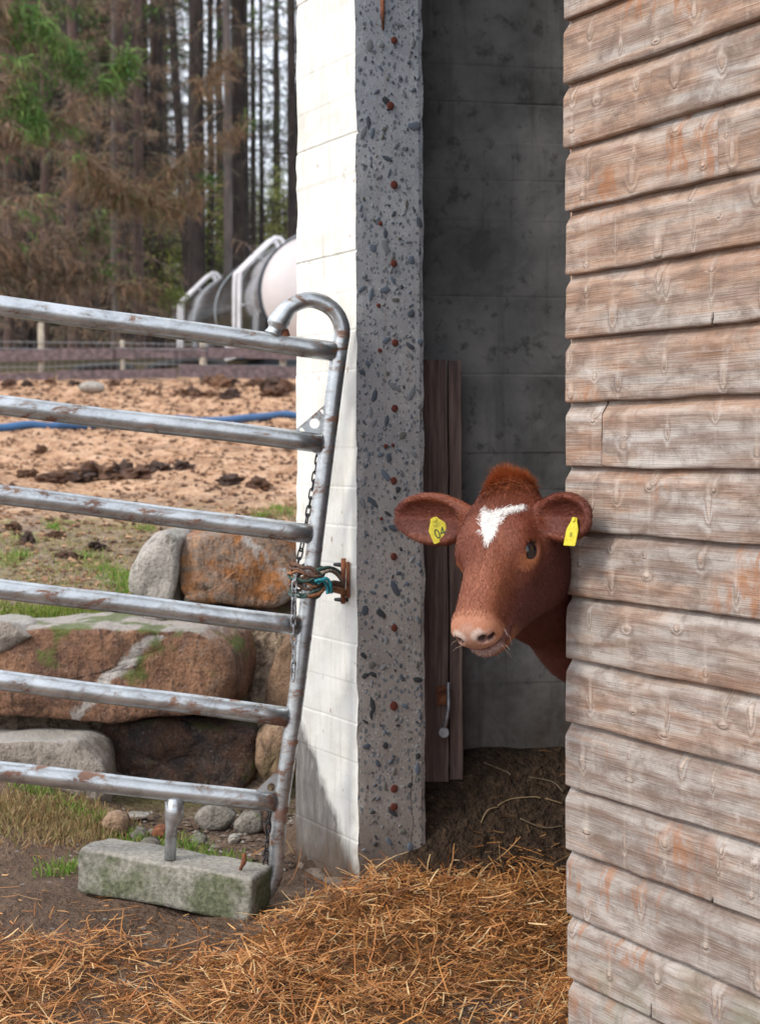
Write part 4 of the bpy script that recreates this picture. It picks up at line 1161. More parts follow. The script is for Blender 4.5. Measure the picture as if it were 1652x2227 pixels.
def surface_nets(fn, lo, hi, h, B=16):
    n = np.ceil((np.asarray(hi) - lo) / h / B).astype(int) * B
    F = np.full(n + 1, 1.0, dtype=np.float32)
    half = B * h / 2; rad = half * 1.733
    g = np.arange(B + 1) * h
    loc = np.stack(np.meshgrid(g, g, g, indexing='ij'), -1).reshape(-1, 3)
    for i in range(0, n[0], B):
        for j in range(0, n[1], B):
            for k in range(0, n[2], B):
                o = lo + np.array([i, j, k]) * h
                c = o + half
                d = fn(c[None, :], c, 0.1)[0]
                if abs(d) > rad * 1.25 + 0.02:
                    if d < 0: F[i:i + B + 1, j:j + B + 1, k:k + B + 1] = -1.0
                    continue
                F[i:i + B + 1, j:j + B + 1, k:k + B + 1] = fn(loc + o, c, 0.1).reshape(B + 1, B + 1, B + 1)
    S = F < 0
    cnt = np.zeros(n, dtype=np.int8)
    for a in (0, 1):
        for b in (0, 1):
            for c in (0, 1): cnt += S[a:a + n[0], b:b + n[1], c:c + n[2]]
    cells = np.argwhere((cnt > 0) & (cnt < 8))
    ids = np.full(n, -1, dtype=np.int64); ids[tuple(cells.T)] = np.arange(len(cells))
    acc = np.zeros((len(cells), 3)); num = np.zeros(len(cells))
    cor = [np.array(c) for c in np.ndindex(2, 2, 2)]
    for a in cor:
        for ax_ in range(3):
            if a[ax_]: continue
            b = a.copy(); b[ax_] = 1
            fa = F[tuple((cells + a).T)].astype(np.float64); fb = F[tuple((cells + b).T)].astype(np.float64)
            m = (fa < 0) != (fb < 0)
            t = np.where(m, fa / np.where(m, fa - fb, 1), 0)
            acc[m] += (a + (b - a) * t[:, None])[m]; num[m] += 1
    vs = lo + (cells + acc / num[:, None]) * h
    quads = []
    for ax_ in range(3):
        sl0 = [slice(None)] * 3; sl1 = [slice(None)] * 3
        sl0[ax_] = slice(0, -1); sl1[ax_] = slice(1, None)
        e = np.argwhere(S[tuple(sl0)] != S[tuple(sl1)])
        o1, o2 = (ax_ + 1) % 3, (ax_ + 2) % 3
        e = e[(e[:, o1] > 0) & (e[:, o2] > 0) & (e[:, o1] < n[o1]) & (e[:, o2] < n[o2])]
        ins = S[tuple(e.T)]
        d1 = np.zeros(3, int); d1[o1] = 1; d2 = np.zeros(3, int); d2[o2] = 1
        q = np.stack([ids[tuple((e - d1 - d2).T)], ids[tuple((e - d2).T)], ids[tuple(e.T)], ids[tuple((e - d1).T)]], 1)
        q[~ins] = q[~ins][:, ::-1]
        quads.append(q)
    q = np.concatenate(quads)
    return vs, q[(q >= 0).all(1)]

CH = 0.0046
cv, cq = surface_nets(sd_calf, np.array([-0.03, 2.78, 0.24]), np.array([1.62, 4.22, 1.36]), CH)
# pull the vertices onto the field and read normals from its gradient
def grad(p):
    e = 0.002; g = np.zeros_like(p)
    for k in range(3):
        dp = np.zeros(3); dp[k] = e
        g[:, k] = sd_calf(p + dp) - sd_calf(p - dp)
    return g / (np.linalg.norm(g, axis=1)[:, None] + 1e-9)
cn = grad(cv)
# ---- coat colours, with painted shade and highlight, from position in head coordinates
L_ = w2h(cv)
hd = smooth(0.40, 0.30, np.linalg.norm(cv - HC, axis=1))
def vnoise(p, sc): return np.array([mnoise.fractal(Vector(q * sc), 1, 2, 3) for q in p])
near = np.where((np.linalg.norm(cv - HC, axis=1) < 0.42))[0]
nz_ = np.zeros(len(cv)); nz_[near] = vnoise(cv[near], 26.0)
nl_ = np.zeros(len(cv)); nl_[near] = vnoise(cv[near], 9.0)
def mixc(c, m, col): return c * (1 - m[:, None]) + np.asarray(col) * m[:, None]
u_, n_, s__ = L_[:, 0], L_[:, 1], L_[:, 2]
BASEC = np.array([0.178, 0.045, 0.022])
cc = np.tile(BASEC, (len(cv), 1))
cc = mixc(cc, np.clip(0.5 + nl_ * 1.2, 0, 1) * 0.6, (0.275, 0.088, 0.042))
cc = mixc(cc, smooth(-0.035, -0.12, n_) * 0.85, (0.080, 0.022, 0.019))               # shade of cheek, jaw and neck painted into the coat
bridge = smooth(0.17, 0.24, u_) * smooth(-0.075, -0.03, n_) * smooth(0.335, 0.30, u_)
cc = mixc(cc, bridge * 0.55, (0.34, 0.125, 0.066))  # highlight along the nose bridge painted into the coat
cc = mixc(cc, smooth(0.03, -0.02, u_) * smooth(-0.11, -0.04, n_) * smooth(.07, .03, np.abs(s__)) * 0.6, (0.30, 0.085, 0.028))
de = np.minimum(*[np.sqrt((((L_ - EYEC[k] - np.array([0.006, -0.004, 0])) / np.array([0.036, 0.028, 0.034])) ** 2).sum(1)) for k in (1, -1)])
cc = mixc(cc, smooth(1.1, 0.7, de) * 0.9, (0.50, 0.19, 0.085))
lid = np.minimum(*[np.sqrt((((L_ - EYEC[k] - np.array([0.0, 0, k * 0.014])) / np.array([0.0225, 0.0165, 0.03])) ** 2).sum(1)) for k in (1, -1)])
cc = mixc(cc, smooth(1.05, 0.85, lid) * 0.7, (0.26, 0.09, 0.055))
mz = smooth(0.298, 0.318, u_ - 0.25 * (n_ + 0.05) * 0) * smooth(-0.098, -0.085, n_)
cc = mixc(cc, mz * 0.95, (0.44, 0.185, 0.105))                                             # nose pad
nose = smooth(0.335, 0.350, u_ + 0.1 * nz_ * 0.1) * smooth(-0.092, -0.076, n_) * smooth(-0.030, -0.038, n_)
nose = np.maximum(nose, smooth(0.022, 0.008, np.abs(s__)) * smooth(0.330, 0.345, u_) * smooth(-0.085, -0.07, n_))
cc = mixc(cc, nose * 0.5, (0.55, 0.36, 0.29))
npale = np.sqrt(((u_ - 0.352) / 0.020) ** 2 + ((n_ + 0.034 + 0.2 * np.maximum(0, 0.03 - np.abs(s__))) / 0.012) ** 2 + ((np.abs(s__) - 0.021) / 0.017) ** 2)
cc = mixc(cc, smooth(1.15, 0.7, npale) * 0.9, (0.66, 0.52, 0.45))
nst = np.minimum(np.sqrt((((np.abs(L_ * [1, 1, 1]) - np.array([0.356, 0.048, 0.028])) / np.array([0.020, 0.0095, 0.0110])) ** 2).sum(1)), np.sqrt((((np.abs(L_) - np.array([0.345, 0.054, 0.040])) / np.array([0.017, 0.0065, 0.010])) ** 2).sum(1)))
cc = mixc(cc, smooth(1.08, 0.9, nst) * 0.95, (0.045, 0.018, 0.018))
lip = smooth(0.008, 0.003, np.abs(n_ + 0.0905)) * smooth(0.29, 0.31, u_)
cc = mixc(cc, lip * 0.75, (0.20, 0.10, 0.09))
lowlip = smooth(-0.092, -0.096, n_) * smooth(-0.112, -0.104, n_) * smooth(0.325, 0.34, u_)
cc = mixc(cc, lowlip * 0.7, (0.50, 0.35, 0.30))
cc = mixc(cc, smooth(-0.104, -0.112, n_) * smooth(0.26, 0.31, u_) * 0.7, (0.36, 0.15, 0.07))
# ear cups darker and purplish inside
earmask = np.zeros(len(cv))
for s in (1, -1):
    p = (L_ - EBASE[s]) @ EARS[s]
    m_ = smooth(0.03, 0.055, p[:, 0]) * smooth(0.040, 0.030, np.abs(p[:, 1])) * smooth(-0.014, -0.004, p[:, 2]) * (p[:, 0] < ELEN[s] * 1.1) * (np.abs(p[:, 2]) < 0.05)
    g_ = (cn @ np.linalg.inv(HRI.T)) if False else None
    earmask = np.maximum(earmask, m_ * (np.abs(p[:, 1]) < 0.06))
cc = mixc(cc, earmask * 0.55, (0.10, 0.028, 0.026))
# white star: a wedge between the brows with an arm to the upper right
def star(u, n, s, wob):
    u = u - 0.012; s = s - 0.009
    t = (u - 0.070) / 0.085                               # 0 at the top, 1 at the tip
    half = 0.0275 * (1 - np.clip(t, 0, 1)) ** 0.75 + 0.001
    a = half - np.abs(s - 0.002 - 0.004 * t) + wob * 0.007
    a = np.minimum(a, (u - 0.066) + wob * 0.008)
    a = np.minimum(a, 0.150 - u)
    # arm
    ax0, ax1 = np.array([0.076, 0.012]), np.array([0.046, 0.058])
    d = ax1 - ax0; tt = np.clip(((u - ax0[0]) * d[0] + (s - ax0[1]) * d[1]) / (d @ d), 0, 1)
    dist = np.hypot(u - ax0[0] - tt * d[0], s - ax0[1] - tt * d[1])
    b = 0.010 * (1 - 0.45 * tt) - dist + wob * 0.005
    bx0, bx1 = np.array([0.072, -0.012]), np.array([0.050, -0.024])
    d = bx1 - bx0; tt = np.clip(((u - bx0[0]) * d[0] + (s - bx0[1]) * d[1]) / (d @ d), 0, 1)
    e = 0.005 * (1 - 0.6 * tt) - np.hypot(u - bx0[0] - tt * d[0], s - bx0[1] - tt * d[1]) + wob * 0.003
    return np.where(n > -0.05, np.maximum(np.maximum(a, b), e), -1)
st_ = smooth(-0.0012, 0.0014, star(u_, n_, s__, nz_))
cc = mixc(cc, st_, (0.82, 0.79, 0.75))
t_ = NT('calf_hide')
ca = t_.attr()
hn_ = t_.noise(t_.vmul(t_.obj, (1, 1, 0.5)), 330, 3, 0.6)
MAT['hide'] = t_.done(t_.mix(t_.ramp(hn_, [(0.35, 0.22), (0.6, 0.0)]), ca, (0.03, 0.008, 0.006)), 0.62, 0, t_.bump(hn_, 0.25, 0.002), 0.35)
cbase = (bp(0.4, 0, 0)[0], bp(0.4, 0, 0)[1], ground_z(*bp(0.08, 0, 0)[:2]))
calf = empty('calf', cbase, 0, label='red-brown calf with a white forehead star peering round the barn door', cat='calf')
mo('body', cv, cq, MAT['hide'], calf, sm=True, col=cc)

# ---- coat: short tapering hairs laid along the flow of the hide
cr = np.random.default_rng(5)
tri = np.concatenate([cq[:, [0, 1, 2]], cq[:, [0, 2, 3]]])
tc_ = cv[tri].mean(1)
tarea = 0.5 * np.linalg.norm(np.cross(cv[tri[:, 1]] - cv[tri[:, 0]], cv[tri[:, 2]] - cv[tri[:, 0]]), axis=1)
dist_h = np.linalg.norm(tc_ - HC, axis=1)
tl_ = w2h(tc_)
bare = (tl_[:, 0] > 0.318) & (tl_[:, 1] > -0.093) & (dist_h < 0.3)
eyebare = np.minimum(*[np.linalg.norm(tl_ - EYEC[k] - np.array([0, 0, k * .012]), axis=1) for k in (1, -1)]) < 0.021
wgt = tarea * np.where(dist_h < 0.30, 1.0, np.where(dist_h < 0.55, 0.35, 0.0)) * (~bare) * (~eyebare)
NH = 90000
ti = cr.choice(len(tri), NH, p=wgt / wgt.sum())
r1, r2 = cr.random(NH), cr.random(NH); sq = np.sqrt(r1)
bw_ = np.stack([1 - sq, sq * (1 - r2), sq * r2], 1)
hp = (cv[tri[ti]] * bw_[:, :, None]).sum(1)
hnr = (cn[tri[ti]] * bw_[:, :, None]).sum(1); hnr /= np.linalg.norm(hnr, axis=1)[:, None] + 1e-9
hcol = (cc[tri[ti]] * bw_[:, :, None]).sum(1)
hl = w2h(hp)
wob = np.array([mnoise.fractal(Vector(q * 42), 1, 2, 2) for q in hp])
sv = star(hl[:, 0], hl[:, 1], hl[:, 2], wob + cr.normal(0, .25, NH))
inface = dist_h[ti] < 0.30
hcol = np.where((sv > 0)[:, None] & inface[:, None], np.array([0.86, 0.84, 0.80]), np.where(((hcol.max(1) > 0.62) & (hl[:, 1] > -0.05))[:, None], BASEC, hcol))
flow = np.tile(hu, (NH, 1))                              # down the face
back = smooth(-0.03, -0.10, hl[:, 1])                    # cheeks: back and down
flow = flow * (1 - back[:, None]) + (0.35 * hu - 0.75 * hn + 0.0)[None] * back[:, None]
pollm = smooth(0.045, 0.0, hl[:, 0]) * smooth(-0.12, -0.03, hl[:, 1]) * smooth(0.055, 0.03, np.abs(hl[:, 2] - 0.004))
whorl = np.exp(-(((hl[:, 0] - 0.125) / 0.05) ** 2 + (hl[:, 2] / 0.06) ** 2)) * (hl[:, 1] > -0.06)
sw = (hl[:, 2:3] * hs[None] + (hl[:, :1] - 0.125) * hu[None]) * 20
flow = flow * (1 - whorl[:, None]) + sw * whorl[:, None] + (-hu * 0.5)[None] * whorl[:, None] * (hl[:, 0:1] < 0.125)
for s in (1, -1):
    p = (hl - EBASE[s]) @ EARS[s]
    em = (p[:, 0] > 0.015) & (np.abs(p[:, 1]) < 0.06) & (np.abs(p[:, 2]) < 0.04) & (p[:, 0] < ELEN[s] * 1.1)
    ew = (HR / HK) @ EARS[s]
    flow[em] = ew[:, 0][None] + np.sign(p[em, 1])[:, None] * 0.6 * ew[:, 1][None]
flow = flow + cr.normal(0, 0.28, (NH, 3))
flow[pollm > .3] += (np.array([0, -0.25, 0.9]) * 0.9)[None]
fl = flow - hnr * (flow * hnr).sum(1)[:, None]
fl /= np.linalg.norm(fl, axis=1)[:, None] + 1e-9
lift = 0.16 + 0.22 * cr.random(NH) + 0.5 * pollm
hd_ = fl + hnr * lift[:, None]; hd_ /= np.linalg.norm(hd_, axis=1)[:, None]
hlen = (0.0042 + 0.0036 * cr.random(NH)) * (1 + 0.8 * (sv > 0)) + pollm * (0.008 + 0.012 * cr.random(NH) + 0.030 * np.clip(wob, 0, 1)) + 0.004 * smooth(0.10, 0.04, hl[:, 0]) * (hl[:, 1] > -0.06)
sidev = np.cross(hd_, hnr + cr.normal(0, .3, (NH, 3))); sidev /= np.linalg.norm(sidev, axis=1)[:, None] + 1e-9
hw = 0.00034 + 0.0002 * cr.random(NH)
mid = hp + hd_ * (hlen * 0.55)[:, None]
tip = mid + (hd_ * 0.8 + np.array([0, 0, -0.28]) * (1 - pollm[:, None])) * (hlen * 0.5)[:, None]
hp = hp - hnr * 0.0006
HV = np.stack([hp - sidev * hw[:, None], hp + sidev * hw[:, None], mid + sidev * hw[:, None] * .7, mid - sidev * hw[:, None] * .7, tip], 1).reshape(-1, 3)
bi = np.arange(NH) * 5
HF = [list(q) for q in np.stack([bi, bi + 1, bi + 2, bi + 3], 1)] + [list(q) for q in np.stack([bi + 3, bi + 2, bi + 4], 1)]
hcol = hcol * (0.75 + 0.55 * cr.random(NH))[:, None]
hcol = hcol * (1 + np.array([0.5, 0.6, 0.4])[None] * pollm[:, None])
MAT['hair'] = mat_attr('calf_hair', 0.5, 0.35, 0.12)
coat = mo('coat', HV, HF, MAT['hair'], calf, col=np.repeat(np.clip(hcol, 0, 0.9), 5, 0))
tag(coat, kind='stuff')

# ---- eyes, whiskers, tags
t_ = NT('calf_eye'); MAT['eye'] = t_.done((0.012, 0.010, 0.014), 0.06, 0, None, 0.7)
MAT['lash'] = mat_plain('eyelash', (0.05, 0.02, 0.015), 0.6)
def sphere(c, r, nu=20, nv=14):
    vs, fs = [], []
    for j in range(nv + 1):
        for i in range(nu):
            a, b = math.pi * j / nv, 2 * math.pi * i / nu
            vs.append((c[0] + r * math.sin(a) * math.cos(b), c[1] + r * math.sin(a) * math.sin(b), c[2] + r * math.cos(a)))
    for j in range(nv):
        for i in range(nu): fs.append([j * nu + i, (j + 1) * nu + i, (j + 1) * nu + (i + 1) % nu, j * nu + (i + 1) % nu])
    return np.array(vs), fs
for s in (1, -1):
    v, f = sphere(h2w(EYEC[s] + np.array([0, 0, -0.0015 * s])), EYER * HK)
    mo('eye', v, f, MAT['eye'], calf, sm=True)
    mb = MB()
    for i in range(22):
        t = i / 21
        b0 = EYEC[s] + np.array([-0.016 + 0.032 * t, 0.0125 * math.sin(math.pi * t) + 0.002, s * 0.0185])
        dr = np.array([0.12 * (t - .5), 0.55, s * 0.9]); dr /= np.linalg.norm(dr)
        p = [h2w(b0), h2w(b0 + dr * 0.007), h2w(b0 + dr * 0.013 + np.array([0, .002, 0]))]
        mb.add(*tube(p, [0.0005, 0.0004, 0.0001], 4))
    mb.obj('eyelashes', MAT['lash'], calf)
mb = MB()
for i in range(30):
    s = cr.uniform(-0.05, 0.05); low = cr.random() < 0.8
    b0 = np.array([cr.uniform(0.30, 0.352), -0.112 if low else -0.085 + cr.uniform(-.006, .02), s if low else np.sign(s) * 0.052])
    dr = np.array([cr.uniform(0.2, 1), -1.0 if low else cr.uniform(-.6, .2), s * 8 if low else np.sign(s) * 1.0]) + cr.normal(0, .25, 3); dr /= np.linalg.norm(dr)
    ln = cr.uniform(0.008, 0.026)
    w0 = h2w(b0); w1 = h2w(b0 + dr * ln * .5); w2 = h2w(b0 + dr * ln) + np.array([0, 0, -0.004])
    mb.add(*tube([w0, w1, w2], [0.00026, 0.00022, 0.0001], 3, caps=False))
MAT['whisker'] = mat_plain('whisker', (0.55, 0.42, 0.33), 0.5)
tag(mb.obj('whiskers', MAT['whisker'], calf), kind='stuff')

t_ = NT('yellow_tag_plastic')
tn = t_.noise(t_.obj, 120, 3)
MAT['tagy'] = t_.done(t_.ramp(tn, [(0.3, (0.50, 0.42, 0.02)), (0.7, (0.70, 0.60, 0.04))]), 0.5)
MAT['ink'] = mat_plain('tag_ink', (0.05, 0.09, 0.03), 0.6)
MAT['inkf'] = mat_plain('faded_tag_ink', (0.30, 0.30, 0.05), 0.6)
def text_mesh(body, size):
    cu = bpy.data.curves.new('tag_text', 'FONT'); cu.body = body; cu.size = size; cu.align_x = 'CENTER'; cu.align_y = 'CENTER'; cu.extrude = 0.0002
    o = bpy.data.objects.new('tmp_text', cu); COL.objects.link(o)
    dg = bpy.context.evaluated_depsgraph_get(); dg.update()
    me = bpy.data.meshes.new_from_object(o.evaluated_get(dg))
    v = np.array([q.co[:] for q in me.vertices]); f = [list(p.vertices) for p in me.polygons]
    bpy.data.objects.remove(o); bpy.data.meshes.remove(me); bpy.data.curves.remove(cu)
    return v, f
def ear_tag(name, label, tip, down, facing, size, digits, flip=1):
    """tag plate: narrow neck at the top, broad foot; local x right, y along down, z out"""
    dn = np.asarray(down, float); dn /= np.linalg.norm(dn)
    fc = np.asarray(facing, float); fc -= dn * fc.dot(dn); fc /= np.linalg.norm(fc)
    rt = np.cross(-dn, fc)
    if rt[0] < 0 and flip: rt = -rt
    root = empty(name, tip, 0, label=label, cat='ear tag', group='yellow ear tags of the calf')
    w, h = size
    prof = [(-.16, 0), (.16, 0), (.24, .12), (.5, .42), (.5, .96), (.46, 1), (-.46, 1), (-.5, .96), (-.5, .42), (-.24, .12)]
    def T(x, y, z): return tip + rt * x * w + dn * y * h + fc * z
    vs = [T(x, y, 0) for x, y in prof] + [T(x, y, 0.0016) for x, y in prof]; n = len(prof)
    fs = [list(range(n))[::-1], [n + i for i in range(n)]] + [[i, (i + 1) % n, n + (i + 1) % n, n + i] for i in range(n)]
    mo('tag_plate', vs, fs, MAT['tagy'], root)
    v, f = tube([tip + dn * 0.07 * h - fc * 0.003, tip + dn * 0.07 * h + fc * 0.004], 0.0042, 12); mo('tag_stud', v, f, MAT['tagy'], root)
    if digits:
        for body, sz, yy, m in ((digits, 0.021, .68, 'ink'), ('NO', 0.008, .33, 'inkf')):
            v, f = text_mesh(body, sz)
            vs = [tip + rt * a * 1.0 - dn * (b * 1.25) + dn * yy * h + fc * (0.0022 + c) for a, b, c in v]
            mo('tag_number', vs, f, MAT[m], root)
    else:
        v, f = text_mesh('04', 0.011)
        vs = [tip + rt * a * 0.6 - dn * (b * 1.2) + dn * .62 * h + fc * (0.0022 + c) for a, b, c in v]
        mo('tag_number', vs, f, MAT['inkf'], root)
    return root
def earpt(s, a, w, o): return h2w(EBASE[s] + EARS[s] @ np.array([a, w, o]))
TAGL = P(940, 1124, 0.0 + 3.085); TAGR = P(1247, 1128, 2.985)
from mathutils.bvhtree import BVHTree
calf_bvh = BVHTree.FromPolygons([Vector(q) for q in cv.tolist()], cq.tolist())
def on_calf(px, py, lift, fallback):
    h = calf_bvh.ray_cast(V(CAM), V(ray(px, py)).normalized())
    p = np.array(h[0]) if h[0] is not None else P(px, py, fallback)
    d = p[1] if h[0] is not None else fallback
    return P(px, py, d - lift)
TAGL = on_calf(942, 1126, 0.020, 3.08); TAGR = on_calf(1250, 1126, 0.012, 2.98)
ear_tag('ear_tag', 'yellow ear tag numbered 04 in the ear on the left', TAGL, np.array([0.42, -0.1, -1.0]), np.array([0.10, -1.0, -0.1]), (0.036, 0.046), '04')
ear_tag('ear_tag', 'narrow yellow ear tag in the ear against the wooden door', TAGR, np.array([-0.22, -0.15, -1.0]), np.array([-0.80, -0.55, 0.0]), (0.030, 0.050), None)

# ------------------------------------------------------------------ straw and litter
r5 = np.random.default_rng(11)
def ribbons(base, direc, up, length, width, col, curl, name, mat, seg=3, parent=None, label=None, cat=None):
    """many thin curved ribbons as one mesh of real blades"""
    n = len(base)
    side = np.cross(direc, up); side /= np.linalg.norm(side, axis=1)[:, None] + 1e-9
    vs = np.zeros((n, (seg + 1) * 2, 3))
    for k in range(seg + 1):
        t = k / seg
        c = base + direc * (length * t)[:, None] + up * (curl * length * (t * t))[:, None]
        w = (width * (1 - 0.6 * abs(t - 0.4)))[:, None] * 0.5
        vs[:, 2 * k] = c - side * w; vs[:, 2 * k + 1] = c + side * w
    m = (seg + 1) * 2
    b = np.arange(n) * m
    fs = np.concatenate([np.stack([b + 2 * k, b + 2 * k + 1, b + 2 * k + 3, b + 2 * k + 2], 1) for k in range(seg)])
    o = mo(name, vs.reshape(-1, 3), fs, mat, parent, col=np.repeat(col, m, 0), base=(0, 0, 0) if parent is None else None)
    return tag(o, label, cat, None, 'stuff')

def heap(x, y):
    """thickness of the litter layer"""
    dens = smooth(-0.95, -0.25, x + 0.55 * (3.75 - y)) * smooth(4.35, 4.0, y)
    return dens
NS = 105000
sx = r5.uniform(-1.25, 1.05, NS); sy = r5.uniform(2.55, 4.45, NS)
bnd = 3.60 + 0.42 * smooth(-0.35, 0.12, sx)
dn_ = (0.09 + 0.91 * smooth(bnd + 0.16, bnd - 0.10, sy)) * (0.55 + 0.45 * smooth(-0.75, -0.2, sx))
dn_ *= np.where(sy > 4.06 + 0.2 * (sx - 0.1), 0.6, 1.0)
dn_ *= np.where((sx < -0.12) & (sy > 3.93), 0.25, 1.0)
patch_n = np.array([mnoise.fractal(Vector((a * 3.2, b * 4.0, 2)), 1, 2, 3) for a, b in zip(sx, sy)])
dn_ *= np.clip(0.85 + 0.9 * patch_n, 0.12, 1.2)
keep = r5.random(NS) < dn_
# nothing inside the wall end
lx = (sx - C0[0]) * WD[0] + (sy - C0[1]) * WD[1]; ly = (sx - C0[0]) * WI[0] + (sy - C0[1]) * WI[1]
keep &= ~((lx < 0.02) & (lx > -0.42) & (ly > -0.05) & (ly < 0.2))
keep &= ~((lx > 0.93) & (ly > -0.13) & (ly < 0.02))
sx, sy, patch_n, dn_ = sx[keep], sy[keep], patch_n[keep], dn_[keep]
n = len(sx)
layer = np.clip(dn_, 0, 1)
zz = np.array([ground_z(a, b) for a, b in zip(sx, sy)])
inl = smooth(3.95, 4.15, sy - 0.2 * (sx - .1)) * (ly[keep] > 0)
mound = 0.034 * layer + 0.050 * np.clip(patch_n, -.5, .8) * layer + 0.035 * np.exp(-(((sx - 0.12) / 0.25) ** 2 + ((sy - 3.78) / 0.18) ** 2))
zz = zz + np.maximum(0.003, mound * r5.uniform(0.25, 1.1, n))
az = r5.normal(0.15, 1.1, n) + np.where(r5.random(n) < .5, math.pi, 0)
el = r5.normal(0.08, 0.33, n) * np.clip(layer + .2, 0.2, 1)
dr = np.stack([np.cos(az) * np.cos(el), np.sin(az) * np.cos(el), np.sin(el)], 1)
upv = r5.normal(0, 0.45, (n, 3)) + np.array([0, -0.15, 1.0]); upv -= dr * (upv * dr).sum(1)[:, None]; upv /= np.linalg.norm(upv, axis=1)[:, None]
pal = np.array([(0.54, 0.25, 0.080), (0.41, 0.16, 0.046), (0.64, 0.36, 0.15), (0.72, 0.52, 0.27), (0.22, 0.085, 0.03), (0.48, 0.22, 0.075)])
ci = r5.choice(6, n, p=[.24, .24, .15, .07, .17, .13])
sc_ = pal[ci] * r5.uniform(0.7, 1.2, (n, 1))
sc_ = np.where((inl > r5.uniform(.1, .8, n))[:, None], sc_ * 0.30 + np.array([0.015, 0.01, 0.008]), sc_)  # straw inside the doorway: interior shade put into its colour
slen = np.clip(r5.lognormal(math.log(0.027), 0.6, n), 0.007, 0.11)
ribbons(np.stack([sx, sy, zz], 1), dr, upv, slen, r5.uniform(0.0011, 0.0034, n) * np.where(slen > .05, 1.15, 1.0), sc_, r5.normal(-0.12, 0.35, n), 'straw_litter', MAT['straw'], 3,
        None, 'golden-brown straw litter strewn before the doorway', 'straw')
# litter bed under the loose straw
bx = np.arange(-1.0, 0.98, 0.02); byy = np.arange(2.5, 4.06, 0.02)
BX, BY = np.meshgrid(bx, byy, indexing='ij')
BZ = np.zeros_like(BX)
for i in range(len(bx)):
    for j in range(len(byy)):
        a, b = bx[i], byy[j]
        bq = 3.60 + 0.42 * float(smooth(-0.35, 0.12, a)); de_ = float((0.09 + 0.91 * smooth(bq + 0.16, bq - 0.10, b)) * (0.55 + 0.45 * smooth(-0.75, -0.2, a))); pn = mnoise.fractal(Vector((a * 3.2, b * 4.0, 2)), 1, 2, 3)
        BZ[i, j] = ground_z(a, b) + (0.034 * de_ + 0.050 * max(-.5, min(.8, pn)) * de_ + 0.035 * math.exp(-(((a - 0.12) / 0.25) ** 2 + ((b - 3.78) / 0.18) ** 2))) * 0.62 + 0.016 * mnoise.fractal(Vector((a * 22, b * 22, 0)), 1, 2, 3) - 0.012 - 0.05 * (1 - float(smooth(0.15, 0.55, de_)))
t_ = NT('trodden_straw')
g_ = t_.n('NewGeometry').outputs['Position']
m1 = t_.noise(t_.vmul(g_, (50, 120, 60)), 1.0, 4, 0.7, 0.8); m2 = t_.noise(g_, 8, 4)
MAT['bed'] = t_.done(t_.mix(t_.ramp(m2, [(0.4, 0.0), (0.62, 0.55)]), t_.ramp(m1, [(0.3, (0.07, 0.035, 0.018)), (0.5, (0.20, 0.095, 0.035)), (0.7, (0.38, 0.20, 0.075))]), (0.085, 0.05, 0.032)), 0.9, 0, t_.bump(m1, 0.9, 0.02), 0.2)
ix = np.arange(BX.size).reshape(BX.shape)
tag(mo('trodden_litter', np.stack([BX, BY, BZ], -1).reshape(-1, 3), np.stack([ix[:-1, :-1], ix[1:, :-1], ix[1:, 1:], ix[:-1, 1:]], -1).reshape(-1, 4), MAT['bed'], sm=True, base=(0, 0, 0)),
    'dark trodden litter bed under the loose straw', 'litter', None, 'stuff')
# long stalks on the dark litter inside, single pieces
for k, (pts, c) in enumerate((([(1082, 1752), (1110, 1738), (1160, 1733), (1175, 1736)], 'a'), ([(1150, 1690), (1200, 1700), (1224, 1722)], 'b'), ([(1050, 1658), (1100, 1678), (1110, 1686)], 'b'), ([(1130, 1780), (1180, 1800), (1226, 1796)], 'b'), ([(1185, 1736), (1224, 1748)], 'a'), ([(1045, 1790), (1060, 1762), (1085, 1755)], 'a'))):
    q = []
    for (px, py) in pts:
        best = None
        for dd in np.arange(3.7, 4.34, 0.01):
            p = P(px, py, dd)
            if p[2] <= ground_z(p[0], p[1]) + 0.012: best = p; break
        q.append(best if best is not None else P(px, py, 4.25))
    v, f = tube(spline(q, 5), 0.0015, 6)
    tag(mo('straw_stalk', v, f, mat_plain('stalk_' + str(k), (0.30, 0.21, 0.11) if c == 'a' else (0.16, 0.12, 0.075), 0.7), sm=True), 'single long pale straw stalk on the dark litter inside the doorway', 'stalk', 'long stalks on the dark litter')

# ------------------------------------------------------------------ grass, moss and weeds
def grass(name, spots, per, h, col, label, mat='leaf', spread=0.05, w=0.0028):
    bs, dd, ln, cl = [], [], [], []
    for (x, y, s) in spots:
        for _ in range(int(per * s)):
            a, b = x + r5.normal(0, spread * s), y + r5.normal(0, spread * s * 0.7)
            bs.append((a, b, ground_z(a, b) - 0.004)); t = r5.normal(0, 0.45, 2)
            dd.append((t[0], t[1], 1.0)); ln.append(h * r5.uniform(0.4, 1.2)); cl.append(np.array(col[r5.integers(len(col))]) * r5.uniform(0.7, 1.25))
    dd = np.array(dd); dd /= np.linalg.norm(dd, axis=1)[:, None]
    up_ = np.tile([0.0, -1.0, 0.25], (len(dd), 1)) + r5.normal(0, .4, (len(dd), 3)); up_ -= dd * (up_ * dd).sum(1)[:, None]; up_ /= np.linalg.norm(up_, axis=1)[:, None]
    return ribbons(np.array(bs), dd, up_, np.array(ln), np.full(len(ln), w), np.array(cl), r5.normal(0.1, .3, len(ln)), name, MAT[mat], 3, None, label, 'grass')
def gpt(px, py, d0, d1):
    for dd in np.arange(d0, d1, 0.01):
        p = P(px, py, dd)
        if p[2] <= ground_z(p[0], p[1]): return p
    return P(px, py, d1)
GR = [(0.10, 0.22, 0.03), (0.16, 0.30, 0.04), (0.22, 0.33, 0.06), (0.30, 0.32, 0.09)]
